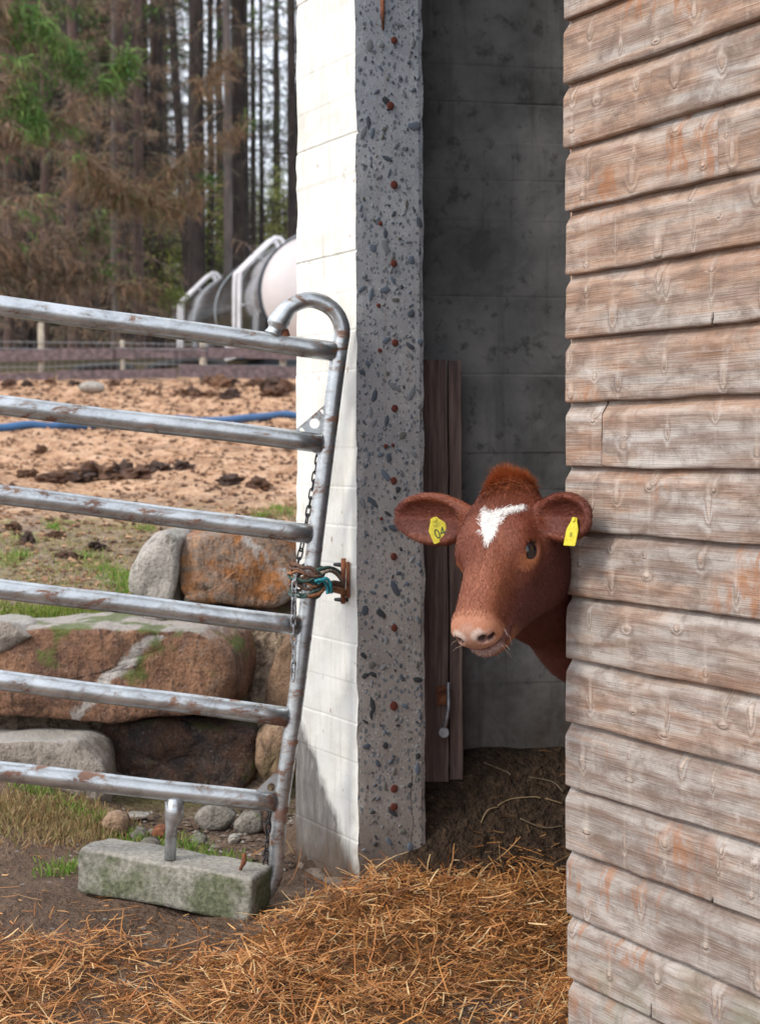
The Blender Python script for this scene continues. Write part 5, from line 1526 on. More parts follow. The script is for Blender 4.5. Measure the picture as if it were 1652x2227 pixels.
tops = [gpt(px, py, 4.9, 9.0) for px, py in ((20, 1326), (60, 1335), (100, 1330), (140, 1330), (175, 1335), (215, 1338), (240, 1340), (30, 1345), (85, 1350), (150, 1348))]
grass('moss_strip', [(p[0], p[1], 1.0) for p in tops], 330, 0.022, [(0.14, 0.20, 0.025), (0.20, 0.27, 0.04), (0.11, 0.18, 0.02), (0.32, 0.31, 0.10)], 'bright green moss strip along the terrace edge', spread=0.06)
tops = [gpt(px, py, 5.0, 12.0) for px, py in ((280, 1278), (283, 1290), (270, 1262), (245, 1255), (190, 1215), (120, 1150), (230, 1245), (600, 1110), (570, 1125), (618, 1118), (320, 1155), (40, 1215))]
grass('grass_tuft', [(p[0], p[1], 1.0 if i < 2 else 0.7) for i, p in enumerate(tops)], 90, 0.038, GR, 'small green grass tufts on the bare field rim', spread=0.035)
tops = [gpt(px, py, 4.0, 5.2) for px, py in ((70, 1725), (95, 1728), (200, 1790), (240, 1800), (180, 1775), (150, 1765), (300, 1840), (390, 1840), (420, 1852), (450, 1868), (470, 1880), (495, 1895), (520, 1898), (270, 1825), (340, 1840), (260, 1815), (138, 1890), (120, 1905))]
grass('grass_tuft', [(p[0], p[1], r5.uniform(.5, 1)) for p in tops], 95, 0.032, GR, 'short green grass growing round the mossy block and stones', spread=0.045)
tops = [gpt(px, py, 4.0, 5.2) for px, py in [(r5.uniform(-30, 240), r5.uniform(1735, 1830)) for _ in range(26)]]
grass('withered_grass', [(p[0], p[1], 1.0) for p in tops], 130, 0.03, [(0.34, 0.24, 0.12), (0.42, 0.30, 0.15), (0.24, 0.22, 0.08), (0.28, 0.17, 0.08)], 'withered yellow grass on the bank below the terrace', spread=0.06)
tops = [gpt(px, py, 5.2, 12.0) for px, py in [(r5.uniform(-40, 330), r5.uniform(1150, 1320)) for _ in range(60)] + [(r5.uniform(560, 640), r5.uniform(1095, 1135)) for _ in range(10)]]
grass('thin_moss', [(p[0], p[1], 1.0) for p in tops], 90, 0.018, [(0.30, 0.30, 0.10), (0.38, 0.30, 0.15), (0.20, 0.24, 0.05), (0.44, 0.33, 0.2)], 'thin yellowish moss on the near end of the field', spread=0.10)
# withered stems beside the gate foot
for k, pts in enumerate(([(618, 1850), (612, 1800), (612, 1758)], [(640, 1860), (625, 1830), (604, 1798)], [(600, 1880), (618, 1862), (632, 1850)], [(245, 1865), (238, 1830), (246, 1800)])):
    v, f = tube(spline([P(x, y, 4.28 - .03 * k) for x, y in pts], 5), [0.0025] * 6 + [0.0012] * 5, 5)
    tag(mo('dry_weed', v, f, mat_plain('dry_stem_%d' % k, (0.40, 0.27, 0.15), 0.8), sm=True), ['thin dry stem standing between gate foot and white wall', 'bent dry stem leaning against the gate foot', 'short dry stem lying by the gate foot', 'lone dry stem left of the gate leg'][k], 'stem', 'dry stems at the foot of the gate')

# clods and a pale stone on the field
def clod_mesh(seed, mat):
    r = random.Random(seed); bm = bmesh.new(); bmesh.ops.create_icosphere(bm, subdivisions=3, radius=1)
    for v_ in bm.verts: v_.co *= 1 + 0.75 * mnoise.fractal(v_.co * 2.6 + Vector((seed, 0, 0)), 0.7, 2, 4)
    bm.verts.index_update(); v = [q.co[:] for q in bm.verts]; f = [[q.index for q in x.verts] for x in bm.faces]; bm.free()
    return mesh_data('dung_clod', v, f, mat)
CM = [mat_plain('clod_%d' % i, c, 0.95, 0, 0.5, 9, 0.8, 0.03) for i, c in enumerate(((0.15, 0.075, 0.045), (0.22, 0.115, 0.065), (0.10, 0.058, 0.042)))]
CL = [clod_mesh(i, CM[i % 3]) for i in range(9)]
r6 = random.Random(31)
cl_spots = [(460, 836, .16), (480, 840, .2), (500, 838, .16), (555, 842, .14), (575, 838, .15), (590, 846, .18), (620, 850, .18), (400, 860, .14), (415, 858, .12), (425, 862, .13), (455, 862, .12), (500, 865, .15), (600, 862, .15),
            (150, 1040, .10), (175, 1042, .10), (205, 1038, .12), (235, 1040, .12), (262, 1036, .12), (290, 1040, .11), (320, 1030, .10), (345, 1028, .10), (110, 1048, .08), (60, 1035, .07), (500, 1055, .08), (560, 1062, .08),
            (120, 1170, .06), (60, 1180, .05), (150, 1215, .05), (30, 1150, .05), (210, 1195, .05), (180, 1110, .05), (90, 985, .08), (400, 1020, .07), (300, 1105, .05), (330, 860, .1), (60, 840, .1), (20, 838, .12), (110, 836, .12), (160, 838, .1), (250, 840, .12)]
for k, (px, py, s) in enumerate(cl_spots):
    p = gpt(px, py, 5.3, 24.0)
    o = inst('dung_clod', CL[k % 9], None, (p[0], p[1], ground_z(p[0], p[1]) + s * 0.12), (0, 0, r6.uniform(0, 6)), (s * r6.uniform(.5, 1.05), s * r6.uniform(.5, .8), s * r6.uniform(.3, .5)))
    tag(o, 'brown clod on the far field below the fence' if py < 900 else 'dark clod in the broken row between the second and third rail' if py < 1080 else 'small dark clod on the mossy near rim of the field', 'clod', 'dark clods scattered over the field')
p = gpt(200, 853, 5.3, 24); bo = mesh_data('pale_stone', *sphere((0, 0, 0), 1, 14, 9), MAT['r_pale'], True)
tag(inst('pale_stone', bo, None, (p[0], p[1], p[2] + .05), (0, 0, .4), (.15, .12, .07)), 'pale stone lying on the far side of the field', 'stone')
# small crumbs too many to count
cb = MB()
for _ in range(7500):
    y = 5.6 + 16 * r6.random() ** 1.4; x = (r6.uniform(-60, 680) - CX) / FPX * y; s = r6.uniform(.005, .028) * (0.12 + y * .075)
    z = ground_z(x, y)
    q = np.array([(1, 0, 0), (-.5, .87, 0), (-.5, -.87, 0), (0, 0, .9), (0, 0, -.4)]) * s * np.array([r6.uniform(.7, 1.6), r6.uniform(.7, 1.3), r6.uniform(.5, 1)])
    c = r6.choice([(0.10, 0.055, 0.035), (0.32, 0.18, 0.105), (0.50, 0.31, 0.19), (0.17, 0.095, 0.055)])
    cb.add(q + np.array([x, y, z + s * .2]), [[0, 1, 3], [1, 2, 3], [2, 0, 3], [1, 0, 4], [2, 1, 4], [0, 2, 4]], c)
tag(cb.obj('field_crumbs', MAT['attr'], base=(0, 0, 0)), 'crumbs of bark and soil over the field', 'soil', None, 'stuff')

# grit and pebbles at the foot of the terrace, too many to count
pb_ = MB()
for _ in range(900):
    px, py = r6.uniform(150, 640), r6.uniform(1760, 1905)
    p = gpt(px, py, 3.9, 5.1)
    if p[1] > 4.95: continue
    s = r6.uniform(.002, .011) ** 1.0
    q = np.array([(1, 0, 0), (.3, .8, .1), (-.8, .5, 0), (-.7, -.6, .1), (.4, -.9, 0), (.1, 0, .8), (0, 0, -.6)]) * s * np.array([r6.uniform(.7, 1.5), r6.uniform(.7, 1.2), r6.uniform(.5, 1)])
    c = np.array(r6.choice([(0.10, 0.07, 0.05), (0.17, 0.13, 0.10), (0.26, 0.23, 0.20), (0.06, 0.045, 0.035)]))
    pb_.add(q + np.array([p[0], p[1], p[2] + s * .3]), [[k, (k + 1) % 5, 5] for k in range(5)] + [[(k + 1) % 5, k, 6] for k in range(5)], c)
tag(pb_.obj('gravel', MAT['attr'], base=(0, 0, 0)), 'dark grit and pebbles between the mossy block and the boulders', 'gravel', None, 'stuff')

# blue pipe across the field
pts = []
for px in range(-140, 1000, 40):
    py = np.interp(px, [-140, 0, 230, 400, 510, 640, 1000], [936, 934, 929, 922, 915, 909, 895])
    p = gpt(px, py + 4, 8, 20); pts.append((p[0], p[1]))
pts = np.array(pts); pts[:, 1] = np.convolve(np.pad(pts[:, 1], 2, 'edge'), np.ones(5) / 5, 'valid')
sp = spline([(a, b, ground_z(a, b) + 0.035) for a, b in pts], 4)
v, f = tube(sp, 0.031, 10)
tag(mo('water_pipe', v, f, mat_plain('blue_plastic', (0.03, 0.115, 0.27), 0.4, 0, 0.2, 6, 0.05), sm=True), 'blue plastic pipe lying across the dry field', 'pipe')

# ------------------------------------------------------------------ fence at the edge of the wood
MAT['fboard'] = mat_plain('weathered_fence_board', (0.14, 0.10, 0.105), 0.85, 0, 0.4, 14, 0.3)
MAT['fpost'] = mat_plain('pale_fence_post', (0.34, 0.29, 0.225), 0.9, 0, 0.3, 12, 0.3)
FD = 21.5
fb = P(320, 830, FD)
fence = empty('board_fence', (fb[0], FD, ground_z(fb[0], FD)), 0, label='weathered post and board fence with wire along the wood edge', cat='fence')
def fboard(px0, py0, px1, py1, hpx, mat, name='board', th=0.035, off=0.0):
    a, b = P(px0, py0, FD + off), P(px1, py1, FD + off); h = hpx * FD / FPX; n = 8; vs, fs = [], []
    for i in range(n + 1):
        t = i / n; c = a + (b - a) * t + np.array([0, 0, 0.02 * fbm((c_[0] + i * .7, py0, 0), 2)]); w = h * (1 + .12 * fbm((i * .6, py0 * .1, 3), 2))
        vs += [c + np.array([0, 0, -w / 2]), c + np.array([0, 0, w / 2]), c + np.array([0, th, w / 2]), c + np.array([0, th, -w / 2])]
    for i in range(n):
        for k in range(4): fs.append([i * 4 + k, i * 4 + (k + 1) % 4, i * 4 + 4 + (k + 1) % 4, i * 4 + 4 + k])
    fs.append([0, 1, 2, 3]); fs.append([n * 4 + 3, n * 4 + 2, n * 4 + 1, n * 4])
    mo(name, vs, fs, MAT[mat], fence)
fboard(-160, 778, 246, 768, 24, 'fboard'); fboard(238, 769, 450, 766, 23, 'fboard', off=.04); fboard(452, 766, 700, 771, 24, 'fboard')
fboard(-160, 823, 120, 818, 17, 'fboard', off=.02); fboard(124, 816, 385, 812, 20, 'fboard'); fboard(388, 806, 700, 812, 27, 'fboard')
for px, y0, y1, w in ((88, 702, 812, 15), (440, 742, 822, 17), (613, 746, 826, 16), (265, 740, 818, 11), (-70, 700, 815, 15), (790, 745, 820, 15)):
    a, b = P(px, y1, FD + .085), P(px + 1, y0, FD + .085); a[2] = ground_z(a[0], a[1]) - .1
    v, f = tube([a, a * .6 + b * .4 + np.array([.01, 0, 0]), b], w * .5 * FD / FPX * np.array([1, 1, .9]), 9)
    mo('post', v, f, MAT['fpost'], fence, sm=True)
for y0, y1 in ((741, 746), (756, 758), (796, 790)):
    v, f = tube([P(-160, y0, FD + .03), P(88, y0 + 3, FD + .03), P(265, y1, FD + .03), P(440, y1 + 4, FD + .03), P(700, y1 + 6, FD + .03)], 0.004, 5); mo('wire', v, f, MAT['zinc'], fence)
mb = MB()
for px in range(-150, 400, 15):
    mb.add(*tube([P(px, 744, FD + .03), P(px + 2, 812, FD + .03)], 0.0016, 4))
mb.obj('wire_mesh', MAT['zinc'], fence)

# ------------------------------------------------------------------ tanker beyond the fence
t_ = NT('brushed_stainless')
nn = t_.noise(t_.vmul(t_.obj, (2, 2, 2)), 1.0, 4)
MAT['steel'] = t_.done(t_.ramp(nn, [(0.3, (0.50, 0.51, 0.51)), (0.7, (0.66, 0.67, 0.67))]), t_.math('MULTIPLY_ADD', nn, 0.16, 0.10), 1.0)
MAT['cap'] = mat_plain('satin_end_cap', (0.62, 0.58, 0.57), 0.5, 0.35, 0.06, 2, 0.03)
MAT['frail'] = mat_plain('pale_rail_paint', (0.70, 0.69, 0.72), 0.45, 0.2, 0.1, 5, 0.05)
MAT['chassis'] = mat_plain('dark_chassis_paint', (0.03, 0.04, 0.055), 0.6, 0.2, 0.3, 3, 0.1)
MAT['rubber'] = mat_plain('black_rubber', (0.02, 0.02, 0.02), 0.7, 0, 0.2, 9, 0.2)
MAT['bluep'] = mat_plain('blue_paint', (0.04, 0.16, 0.36), 0.5)
TN = P(688, 0, 24.0); TF = P(482, 0, 31.0); TZ = 3.45; TR = 0.81
TN[2] = TF[2] = TZ
ta = TF - TN; tlen = np.linalg.norm(ta); ta /= tlen
tl2 = np.array([-ta[1], ta[0], 0.0]); tl2 = -tl2 if tl2[0] > 0 else tl2      # towards the left of the view
tb = (TN + TF) / 2
tanker = empty('milk_tanker', (tb[0], tb[1], ground_z(tb[0], tb[1])), 0, label='stainless steel tanker with white guard rails parked behind the fence', cat='tanker')
def T(a, l, h): return TN + ta * a + tl2 * l + np.array([0, 0, h])
def ringmesh(stations, sides=48):
    vs, fs = [], []
    for a, r in stations:
        for k in range(sides):
            t = 2 * math.pi * k / sides; vs.append(T(a, r * math.cos(t), r * math.sin(t)))
    for i in range(len(stations) - 1):
        for k in range(sides): fs.append([i * sides + k, i * sides + (k + 1) % sides, (i + 1) * sides + (k + 1) % sides, (i + 1) * sides + k])
    fs.append(list(range(sides))); fs.append([(len(stations) - 1) * sides + k for k in range(sides)][::-1])
    return vs, fs
v, f = ringmesh([(0.02, TR)] + [(a, TR) for a in np.linspace(.3, tlen - .2, 9)] + [(tlen, TR * .95), (tlen + .12, TR * .7), (tlen + .18, TR * .3)]); tank = mo('tank', v, f, MAT['steel'], tanker, sm=True)
v, f = ringmesh([(-0.20, 0.05), (-0.19, TR * .3), (-0.15, TR * .6), (-0.07, TR * .88), (0.0, TR * 1.0)]); mo('end_cap', v, f, MAT['cap'], tanker, sm=True)
v, f = ringmesh([(-0.005, TR * 1.0), (-0.005, TR * 1.025), (0.09, TR * 1.025), (0.09, TR * 1.0)]); mo('end_band', v, f, MAT['chassis'], tanker)
for a in (1.7, 3.6, 5.6):
    v, f = ringmesh([(a, TR), (a, TR * 1.008), (a + .07, TR * 1.008), (a + .07, TR)]); mo('seam_band', v, f, MAT['steel'], tank, sm=False)
for a in (1.1, 6.3):
    for da in (0.0, 0.38):
        q = spline([T(a + da, .90, -.6), T(a + da, .90, .0), T(a + da, .89, .32), T(a + da, .84, .42), T(a + da, .42, .84), T(a + da, .34, .88), T(a + da, .27, .86), T(a + da, .22, .76)], 5)
        v, f = tube(q, 0.034, 8); mo('guard_rail', v, f, MAT['frail'], tanker, sm=True)
    for q in ((T(a, .62, .66), T(a + .38, .62, .66)), (T(a, .90, -.5), T(a + .38, .90, -.5)), (T(a + .1, .90, -.1), T(a + .1, .78, -.1)), (T(a + .1, .62, .66), T(a + .1, .55, .58))):
        v, f = tube(list(q), 0.022, 6); mo('rung', v, f, MAT['frail'], tanker, sm=True)
v, f = tube([T(-.1, .05, .90), T(tlen, .05, .90)], 0.035, 8); mo('top_rail', v, f, MAT['zinc'], tanker, sm=True)
for a in np.linspace(.1, tlen - .2, 6):
    v, f = tube([T(a, .05, .79), T(a, .05, .91)], 0.03, 8); mo('rail_post', v, f, MAT['frail'], tanker, sm=True)
def tbox(a0, a1, l0, l1, h0, h1): return [T(a, l, h) for a in (a0, a1) for l in (l0, l1) for h in (h0, h1)], [[0, 1, 3, 2], [4, 6, 7, 5], [0, 4, 5, 1], [2, 3, 7, 6], [0, 2, 6, 4], [1, 5, 7, 3]]
gz = ground_z(tb[0], tb[1]) - TZ
for nm, dims, m in (('chassis', (0, tlen, -.5, .5, -1.02, -.80), 'chassis'), ('tool_box', (1.2, 2.4, .45, .88, gz + .25, -.86), 'frail'), ('tool_box', (.1, 1.0, .35, .85, gz + .3, -.82), 'chassis')):
    v, f = tbox(*dims); mo(nm, v, f, MAT[m], tanker)
for a in (0.6, 4.6, 5.8):
    for l in (.62, -.62):
        q0, q1 = T(a, l - .14, gz + .46), T(a, l + .14, gz + .46)
        v, f = tube([q0, q0 * .85 + q1 * .15, q0 * .15 + q1 * .85, q1], [.38, .44, .44, .38], 24); w_ = mo('wheel', v, f, MAT['rubber'], tanker, sm=False)
        v, f = tube([q1 - (q1 - q0) * .1, q1 + (q1 - q0) * .03], .2, 16); mo('rim', v, f, MAT['zinc'], w_)
v, f = tube([T(-.05, .4, -.86), T(-.05, .4, gz + .05)], .06, 8); mo('stand_leg', v, f, MAT['bluep'], tanker, sm=True)
v, f = tube([T(.9, .9, -.9), T(.9, .9, gz + .05)], .05, 8); mo('stand_leg', v, f, MAT['bluep'], tanker, sm=True)
for k, pts in enumerate(([(160, 808), (190, 801), (240, 797), (270, 800), (292, 806)], [(318, 806), (350, 795), (400, 787), (450, 786), (480, 793), (500, 806)])):
    v, f = tube(spline([P(x, y, FD + .5) for x, y in pts], 6), 0.055, 8)
    tag(mo('black_hose', v, f, MAT['rubber'], sm=True), ('black hose arching over the fence foot on the left', 'black hose arching in front of the tanker')[k], 'hose', 'black hoses by the fence')

# ------------------------------------------------------------------ the wood
def limb_strokes(mb, p, r0, sides=4, col=(0.05, 0.035, 0.03)):
    p = np.asarray(p); mb.add(*tube(p, np.linspace(r0, r0 * .3, len(p)), sides, caps=False), col)
def twigs(bs, ds, ls, ws, cs, seg=2):
    """drooping twig ribbons -> verts, faces, colours"""
    n = len(bs); bs, ds, ls, ws = np.array(bs), np.array(ds), np.array(ls), np.array(ws)
    rv = r5.normal(0, 1, (n, 3)); sd = np.cross(ds, rv); sd /= np.linalg.norm(sd, axis=1)[:, None] + 1e-9
    m1_ = bs + ds * (ls * .55)[:, None]; tp = m1_ + (ds + np.array([0, 0, -.55])) * (ls * .5)[:, None]
    vs = np.stack([bs - sd * ws[:, None], bs + sd * ws[:, None], m1_ + sd * ws[:, None] * .8, m1_ - sd * ws[:, None] * .8, tp], 1).reshape(-1, 3)
    b = np.arange(n) * 5
    return vs, [list(q) for q in np.stack([b, b + 1, b + 2, b + 3], 1)] + [list(q) for q in np.stack([b + 3, b + 2, b + 4], 1)], np.repeat(np.array(cs), 5, 0)

def branch(mb, lv, p0, az, length, rise, droop, rs, tw=34, dens=1.0, pal=None, green=0.0, gpal=None):
    """one limb with hanging dead twigs; the green share goes to the foliage builder lv"""
    n = 7; dr = np.array([math.cos(az), math.sin(az), 0.0]); pts = []
    for i in range(n + 1):
        t = i / n; pts.append(p0 + dr * length * t + np.array([0, 0, length * (rise * t - droop * t * t)]) + r5.normal(0, .02, 3) * length * t)
    pts = np.array(pts); limb_strokes(mb, pts, rs, 3, pal[0])
    B, D, L, Wd, C_, isg = [], [], [], [], [], []
    m = int(tw * length * dens)
    for _ in range(m):
        t = r5.uniform(0.12, 1.0); k = min(int(t * n), n - 1); fr = t * n - k
        q = pts[k] * (1 - fr) + pts[k + 1] * fr
        sgn = 1 if r5.random() < .5 else -1
        lat = np.array([-dr[1], dr[0], 0]) * sgn
        d = lat * r5.uniform(.3, 1) + dr * r5.uniform(.1, .8) + np.array([0, 0, r5.uniform(-.9, .25)]); d /= np.linalg.norm(d)
        ln = r5.uniform(.12, .42) * (1.15 - .6 * t) * min(1.3, .6 + length * .3)
        g = t > 1 - green * r5.uniform(.7, 1.2)
        B.append(q); D.append(d); L.append(ln); Wd.append(r5.uniform(.003, .008)); C_.append(np.array((gpal if g and gpal else pal)[r5.integers(len(gpal if g and gpal else pal))]) * r5.uniform(.7, 1.3)); isg.append(g)
        for _k in range(3):
            tt = r5.uniform(.2, 1); d2 = d * .5 + r5.normal(0, .5, 3) + np.array([0, 0, -.5]); d2 /= np.linalg.norm(d2)
            B.append(q + d * ln * tt); D.append(d2); L.append(ln * r5.uniform(.25, .55)); Wd.append(r5.uniform(.003, .007)); C_.append(C_[-1 - _k] * r5.uniform(.8, 1.2)); isg.append(g)
    isg = np.array(isg)
    for flag, tgt in ((False, mb), (True, lv)):
        w = np.where(isg == flag)[0]
        if len(w) and tgt is not None:
            v, f, c = twigs([B[i] for i in w], [D[i] for i in w], [L[i] for i in w], [Wd[i] * (1.5 if flag else 1) for i in w], [C_[i] for i in w]); tgt.add(v, f, c)

DEAD = [(0.15, 0.11, 0.085), (0.20, 0.145, 0.105), (0.25, 0.18, 0.135), (0.28, 0.18, 0.115), (0.17, 0.165, 0.10), (0.32, 0.20, 0.125)]
DARK = [(0.035, 0.03, 0.026), (0.06, 0.05, 0.04), (0.05, 0.055, 0.035), (0.08, 0.06, 0.045)]
GREEN = [(0.06, 0.15, 0.03), (0.11, 0.22, 0.045), (0.09, 0.16, 0.04), (0.17, 0.26, 0.07), (0.14, 0.15, 0.06)]
OCHRE = [(0.27, 0.16, 0.09), (0.22, 0.15, 0.09), (0.19, 0.17, 0.08), (0.31, 0.18, 0.10), (0.24, 0.17, 0.12)]
def tree_meshes(seed, r0, pal, z0, z1, per, lmin, lmax, bark, lean=(0, 0), dens=1.0, H=17.0):
    pts = [(lean[0] * t + .05 * fbm((t * .6, seed, 0), 2), lean[1] * t + .05 * fbm((t * .6, seed, 7), 2), t) for t in np.concatenate([[-.8, 0, .4], np.linspace(1, H, 18)])]
    rad = [r0 * 1.35, r0 * 1.25, r0 * 1.08] + list(np.linspace(r0, r0 * .45, 18))
    v, f = tube(pts, rad, 11)
    trunk = mesh_data('trunk', v, f, MAT[bark], True)
    mb = MB(); z = z0; lv = MB()
    while z < z1:
        for _ in range(per):
            az = r5.uniform(0, 2 * math.pi); ln = r5.uniform(lmin, lmax)
            b = np.array([np.interp(z, [q[2] for q in pts], [q[0] for q in pts]), np.interp(z, [q[2] for q in pts], [q[1] for q in pts]), z + r5.uniform(-.15, .15)])
            branch(mb, lv, b, az, ln, r5.uniform(-.15, .25), r5.uniform(.1, .4), .014, 20, dens, pal, .35 if z > 6.5 and pal is DARK else 0.0, GREEN)
        z += r5.uniform(.35, .6)
    if lv.n: mb.add(lv.V(), lv.f, lv.C())
    return trunk, mb.data('dead_branches', MAT['attr'])

VAR = {'brushy': [tree_meshes(i, .13, DEAD, .6, 12.5, 2, .9, 2.1, 'bark_brown') for i in range(3)],
       'bare': [tree_meshes(10 + i, .16, DARK, 1.5, 13, 2, .7, 2.2, 'bark_dark', dens=.9) for i in range(3)],
       'pole': [tree_meshes(20 + i, .09, DEAD, 1.0, 12, 1, .5, 1.3, 'bark_grey', dens=.7) for i in range(2)],
       'dense': [tree_meshes(30 + i, .14, DARK, .4, 13, 3, 1.2, 2.6, 'bark_dark') for i in range(2)],
       'lean': [tree_meshes(40, .13, DARK, 2.0, 12, 1, .6, 1.6, 'bark_dark', lean=(-.07, .0), dens=.7)]}
FG = 'conifers of the wood behind the fence'
def plant_tree(kind, i, px, d, width_px=None, label=None, rz=None, name='conifer_tree'):
    x = (px - CX) / FPX * d; tr, cr_ = VAR[kind][i % len(VAR[kind])]
    base_r = {'brushy': .13, 'bare': .16, 'pole': .09, 'dense': .14, 'lean': .13}[kind]
    sc = (width_px * d / FPX / 2 / base_r) if width_px else r5.uniform(.8, 1.25)
    gz_ = float(zg(x, d)) + 0.35 * fbm((x * .12, d * .12, 4), 3)
    root = empty(name, (x, d, gz_ - .05), rz if rz is not None else r5.uniform(0, 6.28), label=label, cat='tree', group=FG)
    t_o = inst('trunk', tr, root, scale=(sc, sc, 1.0)); inst('branches', cr_, root)
    return root
NAMED = [('brushy', 0, 160, 33, 27, 'reddish-brown conifer trunk with bare twigs at the left of the wood'), ('brushy', 1, 304, 34, 23, 'slim reddish conifer trunk left of the leaning tree'), ('dense', 0, 346, 38, 27, 'dark conifer trunk just right of the slim reddish one'),
         ('bare', 0, 430, 31, 40, 'thick dark conifer trunk rising left of the tanker'), ('bare', 1, 461, 39, 17, 'thin dark trunk just right of the thick dark one'), ('pole', 0, 497, 29.5, 20, 'pale grey slender trunk behind the tanker'),
         ('bare', 2, 524, 31.5, 43, 'thick brown-black trunk right of the pale grey one'), ('bare', 0, 553, 42, 14, 'first of two thin black trunks against the pale sky'), ('bare', 1, 571, 44, 11, 'second of two thin black trunks against the pale sky'),
         ('bare', 2, 637, 30, 22, 'black trunk touching the edge of the white wall'), ('pole', 1, 250, 36, 14, 'thin pole-like trunk between the two reddish trunks'), ('bare', 1, 292, 42, 18, 'dark trunk behind the slim reddish one'), ('pole', 0, 215, 40, 13, 'thin grey trunk right of the reddish-brown one'),
         ('dense', 1, 60, 37, 24, 'dark brushy conifer at the far left'), ('brushy', 2, 100, 31, 20, 'brown twiggy conifer left of the fence post'), ('brushy', 0, 20, 30, 22, 'twiggy brown conifer at the left edge')]
for k, i, px, d, w, lab in NAMED: plant_tree(k, i, px, d, w, lab, rz=i * 1.7)
plant_tree('lean', 0, 420, 36, 22, 'leaning dark trunk crossing in front of the pale sky', rz=0.0)
def deep_label(k, px, d):
    what = {'brushy': 'brown twiggy conifer', 'dense': 'dark dense conifer', 'bare': 'straight dark trunk', 'pole': 'thin grey pole'}[k]
    row = 'in the first row behind' if d < 46 else 'in the middle depth behind' if d < 62 else 'farthest back behind'
    ref = 'the left edge boughs' if px < 40 else 'the left fence post' if px < 130 else 'the reddish-brown trunk' if px < 235 else 'the slim reddish trunk' if px < 330 else 'the leaning trunk' if px < 430 else 'the tanker' if px < 560 else 'the black trunk at the white wall'
    return what + ' ' + row + ' ' + ref
LB = {'brushy': 'one of the brown twiggy conifers deep in the wood', 'dense': 'one of the dark dense conifers deep in the wood', 'bare': 'one of the straight dark trunks deep in the wood', 'pole': 'one of the thin grey poles deep in the wood'}
for d0, d1, cnt in ((36, 46, 20), (46, 62, 30), (62, 85, 30)):
    for i in range(cnt):
        px = -120 + 490 * (i + r5.uniform(0, 1)) / cnt; d = r5.uniform(d0, d1)
        k = r5.choice(['brushy', 'dense', 'bare', 'pole'], p=[.36, .34, .18, .12]); plant_tree(k, i, px, d, None, deep_label(k, px, d))
for px, d, k in ((480, 62, 'bare'), (540, 66, 'pole'), (604, 64, 'bare'), (655, 60, 'bare'), (700, 45, 'dense'), (760, 50, 'bare')):
    plant_tree(k, int(px), px, d, None, deep_label(k, px, d))

# big live spruce at the left whose boughs reach into the picture
sx0 = P(-190, 700, 25.5)
spz = float(zg(sx0[0], 25.5))
spruce = empty('spruce_tree', (sx0[0], 25.5, spz), 0, label='spruce at the left edge with green-tipped drooping boughs', cat='tree')
v, f = tube([(0, 0, -.3), (0.02, 0, 2), (0, .03, 6), (0.02, 0, 12)], [.26, .22, .18, .12], 12); mo('trunk', v, f, MAT['bark_brown'], spruce, local=True, sm=True)
mbd, lvd = MB(), MB()
for z in np.arange(2.0, 10.5, .33):
    for _ in range(3):
        az = r5.uniform(-1.0, .9); ln = r5.uniform(1.4, 3.0)
        branch(mbd, lvd, np.array([0, 0, z + r5.uniform(-.1, .1)]), az, ln, r5.uniform(-.15, .12), r5.uniform(.02, .3), .02, 34, 1.0, DEAD, r5.uniform(.2, .55) if z > 3.8 and r5.random() < .8 else .05, GREEN)
    branch(mbd, lvd, np.array([0, 0, z]), r5.uniform(1, 5.3), r5.uniform(1.5, 2.8), .05, .2, .02, 20, .7, DEAD, .3, GREEN)
mbd.obj('dead_twigs', MAT['attr'], spruce, local=True); lvd.obj('green_foliage', MAT['leaf'], spruce, local=True)
# two single boughs in front of the trunks: one green-tipped, others ochre
def bough(name, label, pts, d, pal, gpal, green, wide=.22, count=900):
    q = np.array([P(x, y, d + .15 * math.sin(i)) for i, (x, y) in enumerate(pts)]); sp_ = spline(q, 6); root = empty(name, sp_[0], 0, label=label, cat='branch', group='single boughs crossing the wood edge')
    v, f = tube(sp_, np.linspace(.022, .006, len(sp_)), 5); mo('limb', v, f, MAT['bark_brown'], root, sm=True)
    mb, lv = MB(), MB(); B, D, L, Wd, C_, g_ = [], [], [], [], [], []
    n = len(sp_)
    for _ in range(count):
        t = r5.uniform(0, 1); k = min(int(t * (n - 1)), n - 2); fr = t * (n - 1) - k; p = sp_[k] * (1 - fr) + sp_[k + 1] * fr
        ax_ = sp_[k + 1] - sp_[k]; ax_ /= np.linalg.norm(ax_)
        p = p + r5.normal(0, .07, 3); dd = r5.normal(0, .6, 3) + ax_ * .35 + np.array([0, 0, -.6]); dd /= np.linalg.norm(dd); ln = wide * r5.uniform(.4, 2.4) * (1.15 - .6 * t)
        gg = t > 1 - green
        B.append(p); D.append(dd); L.append(ln); Wd.append(r5.uniform(.004, .010) * (1.4 if gg else 1)); pl = gpal if gg else pal; C_.append(np.array(pl[r5.integers(len(pl))]) * r5.uniform(.7, 1.3)); g_.append(gg)
        for _q in range(2):
            d2 = dd + r5.normal(0, .6, 3); d2 /= np.linalg.norm(d2)
            B.append(p + dd * ln * r5.uniform(.3, 1)); D.append(d2); L.append(ln * r5.uniform(.3, .6)); Wd.append(Wd[-1] * .8); C_.append(C_[-1] * r5.uniform(.8, 1.2)); g_.append(gg)
    for flag, nm in ((False, 'twigs'), (True, 'green_tip')):
        w = [i for i in range(len(B)) if g_[i] == flag]
        if w:
            v, f, c = twigs([B[i] for i in w], [D[i] for i in w], [L[i] for i in w], [Wd[i] for i in w], [C_[i] for i in w]); mb2 = MB(); mb2.add(v, f, c); mb2.obj(nm, MAT['leaf' if flag else 'attr'], root)
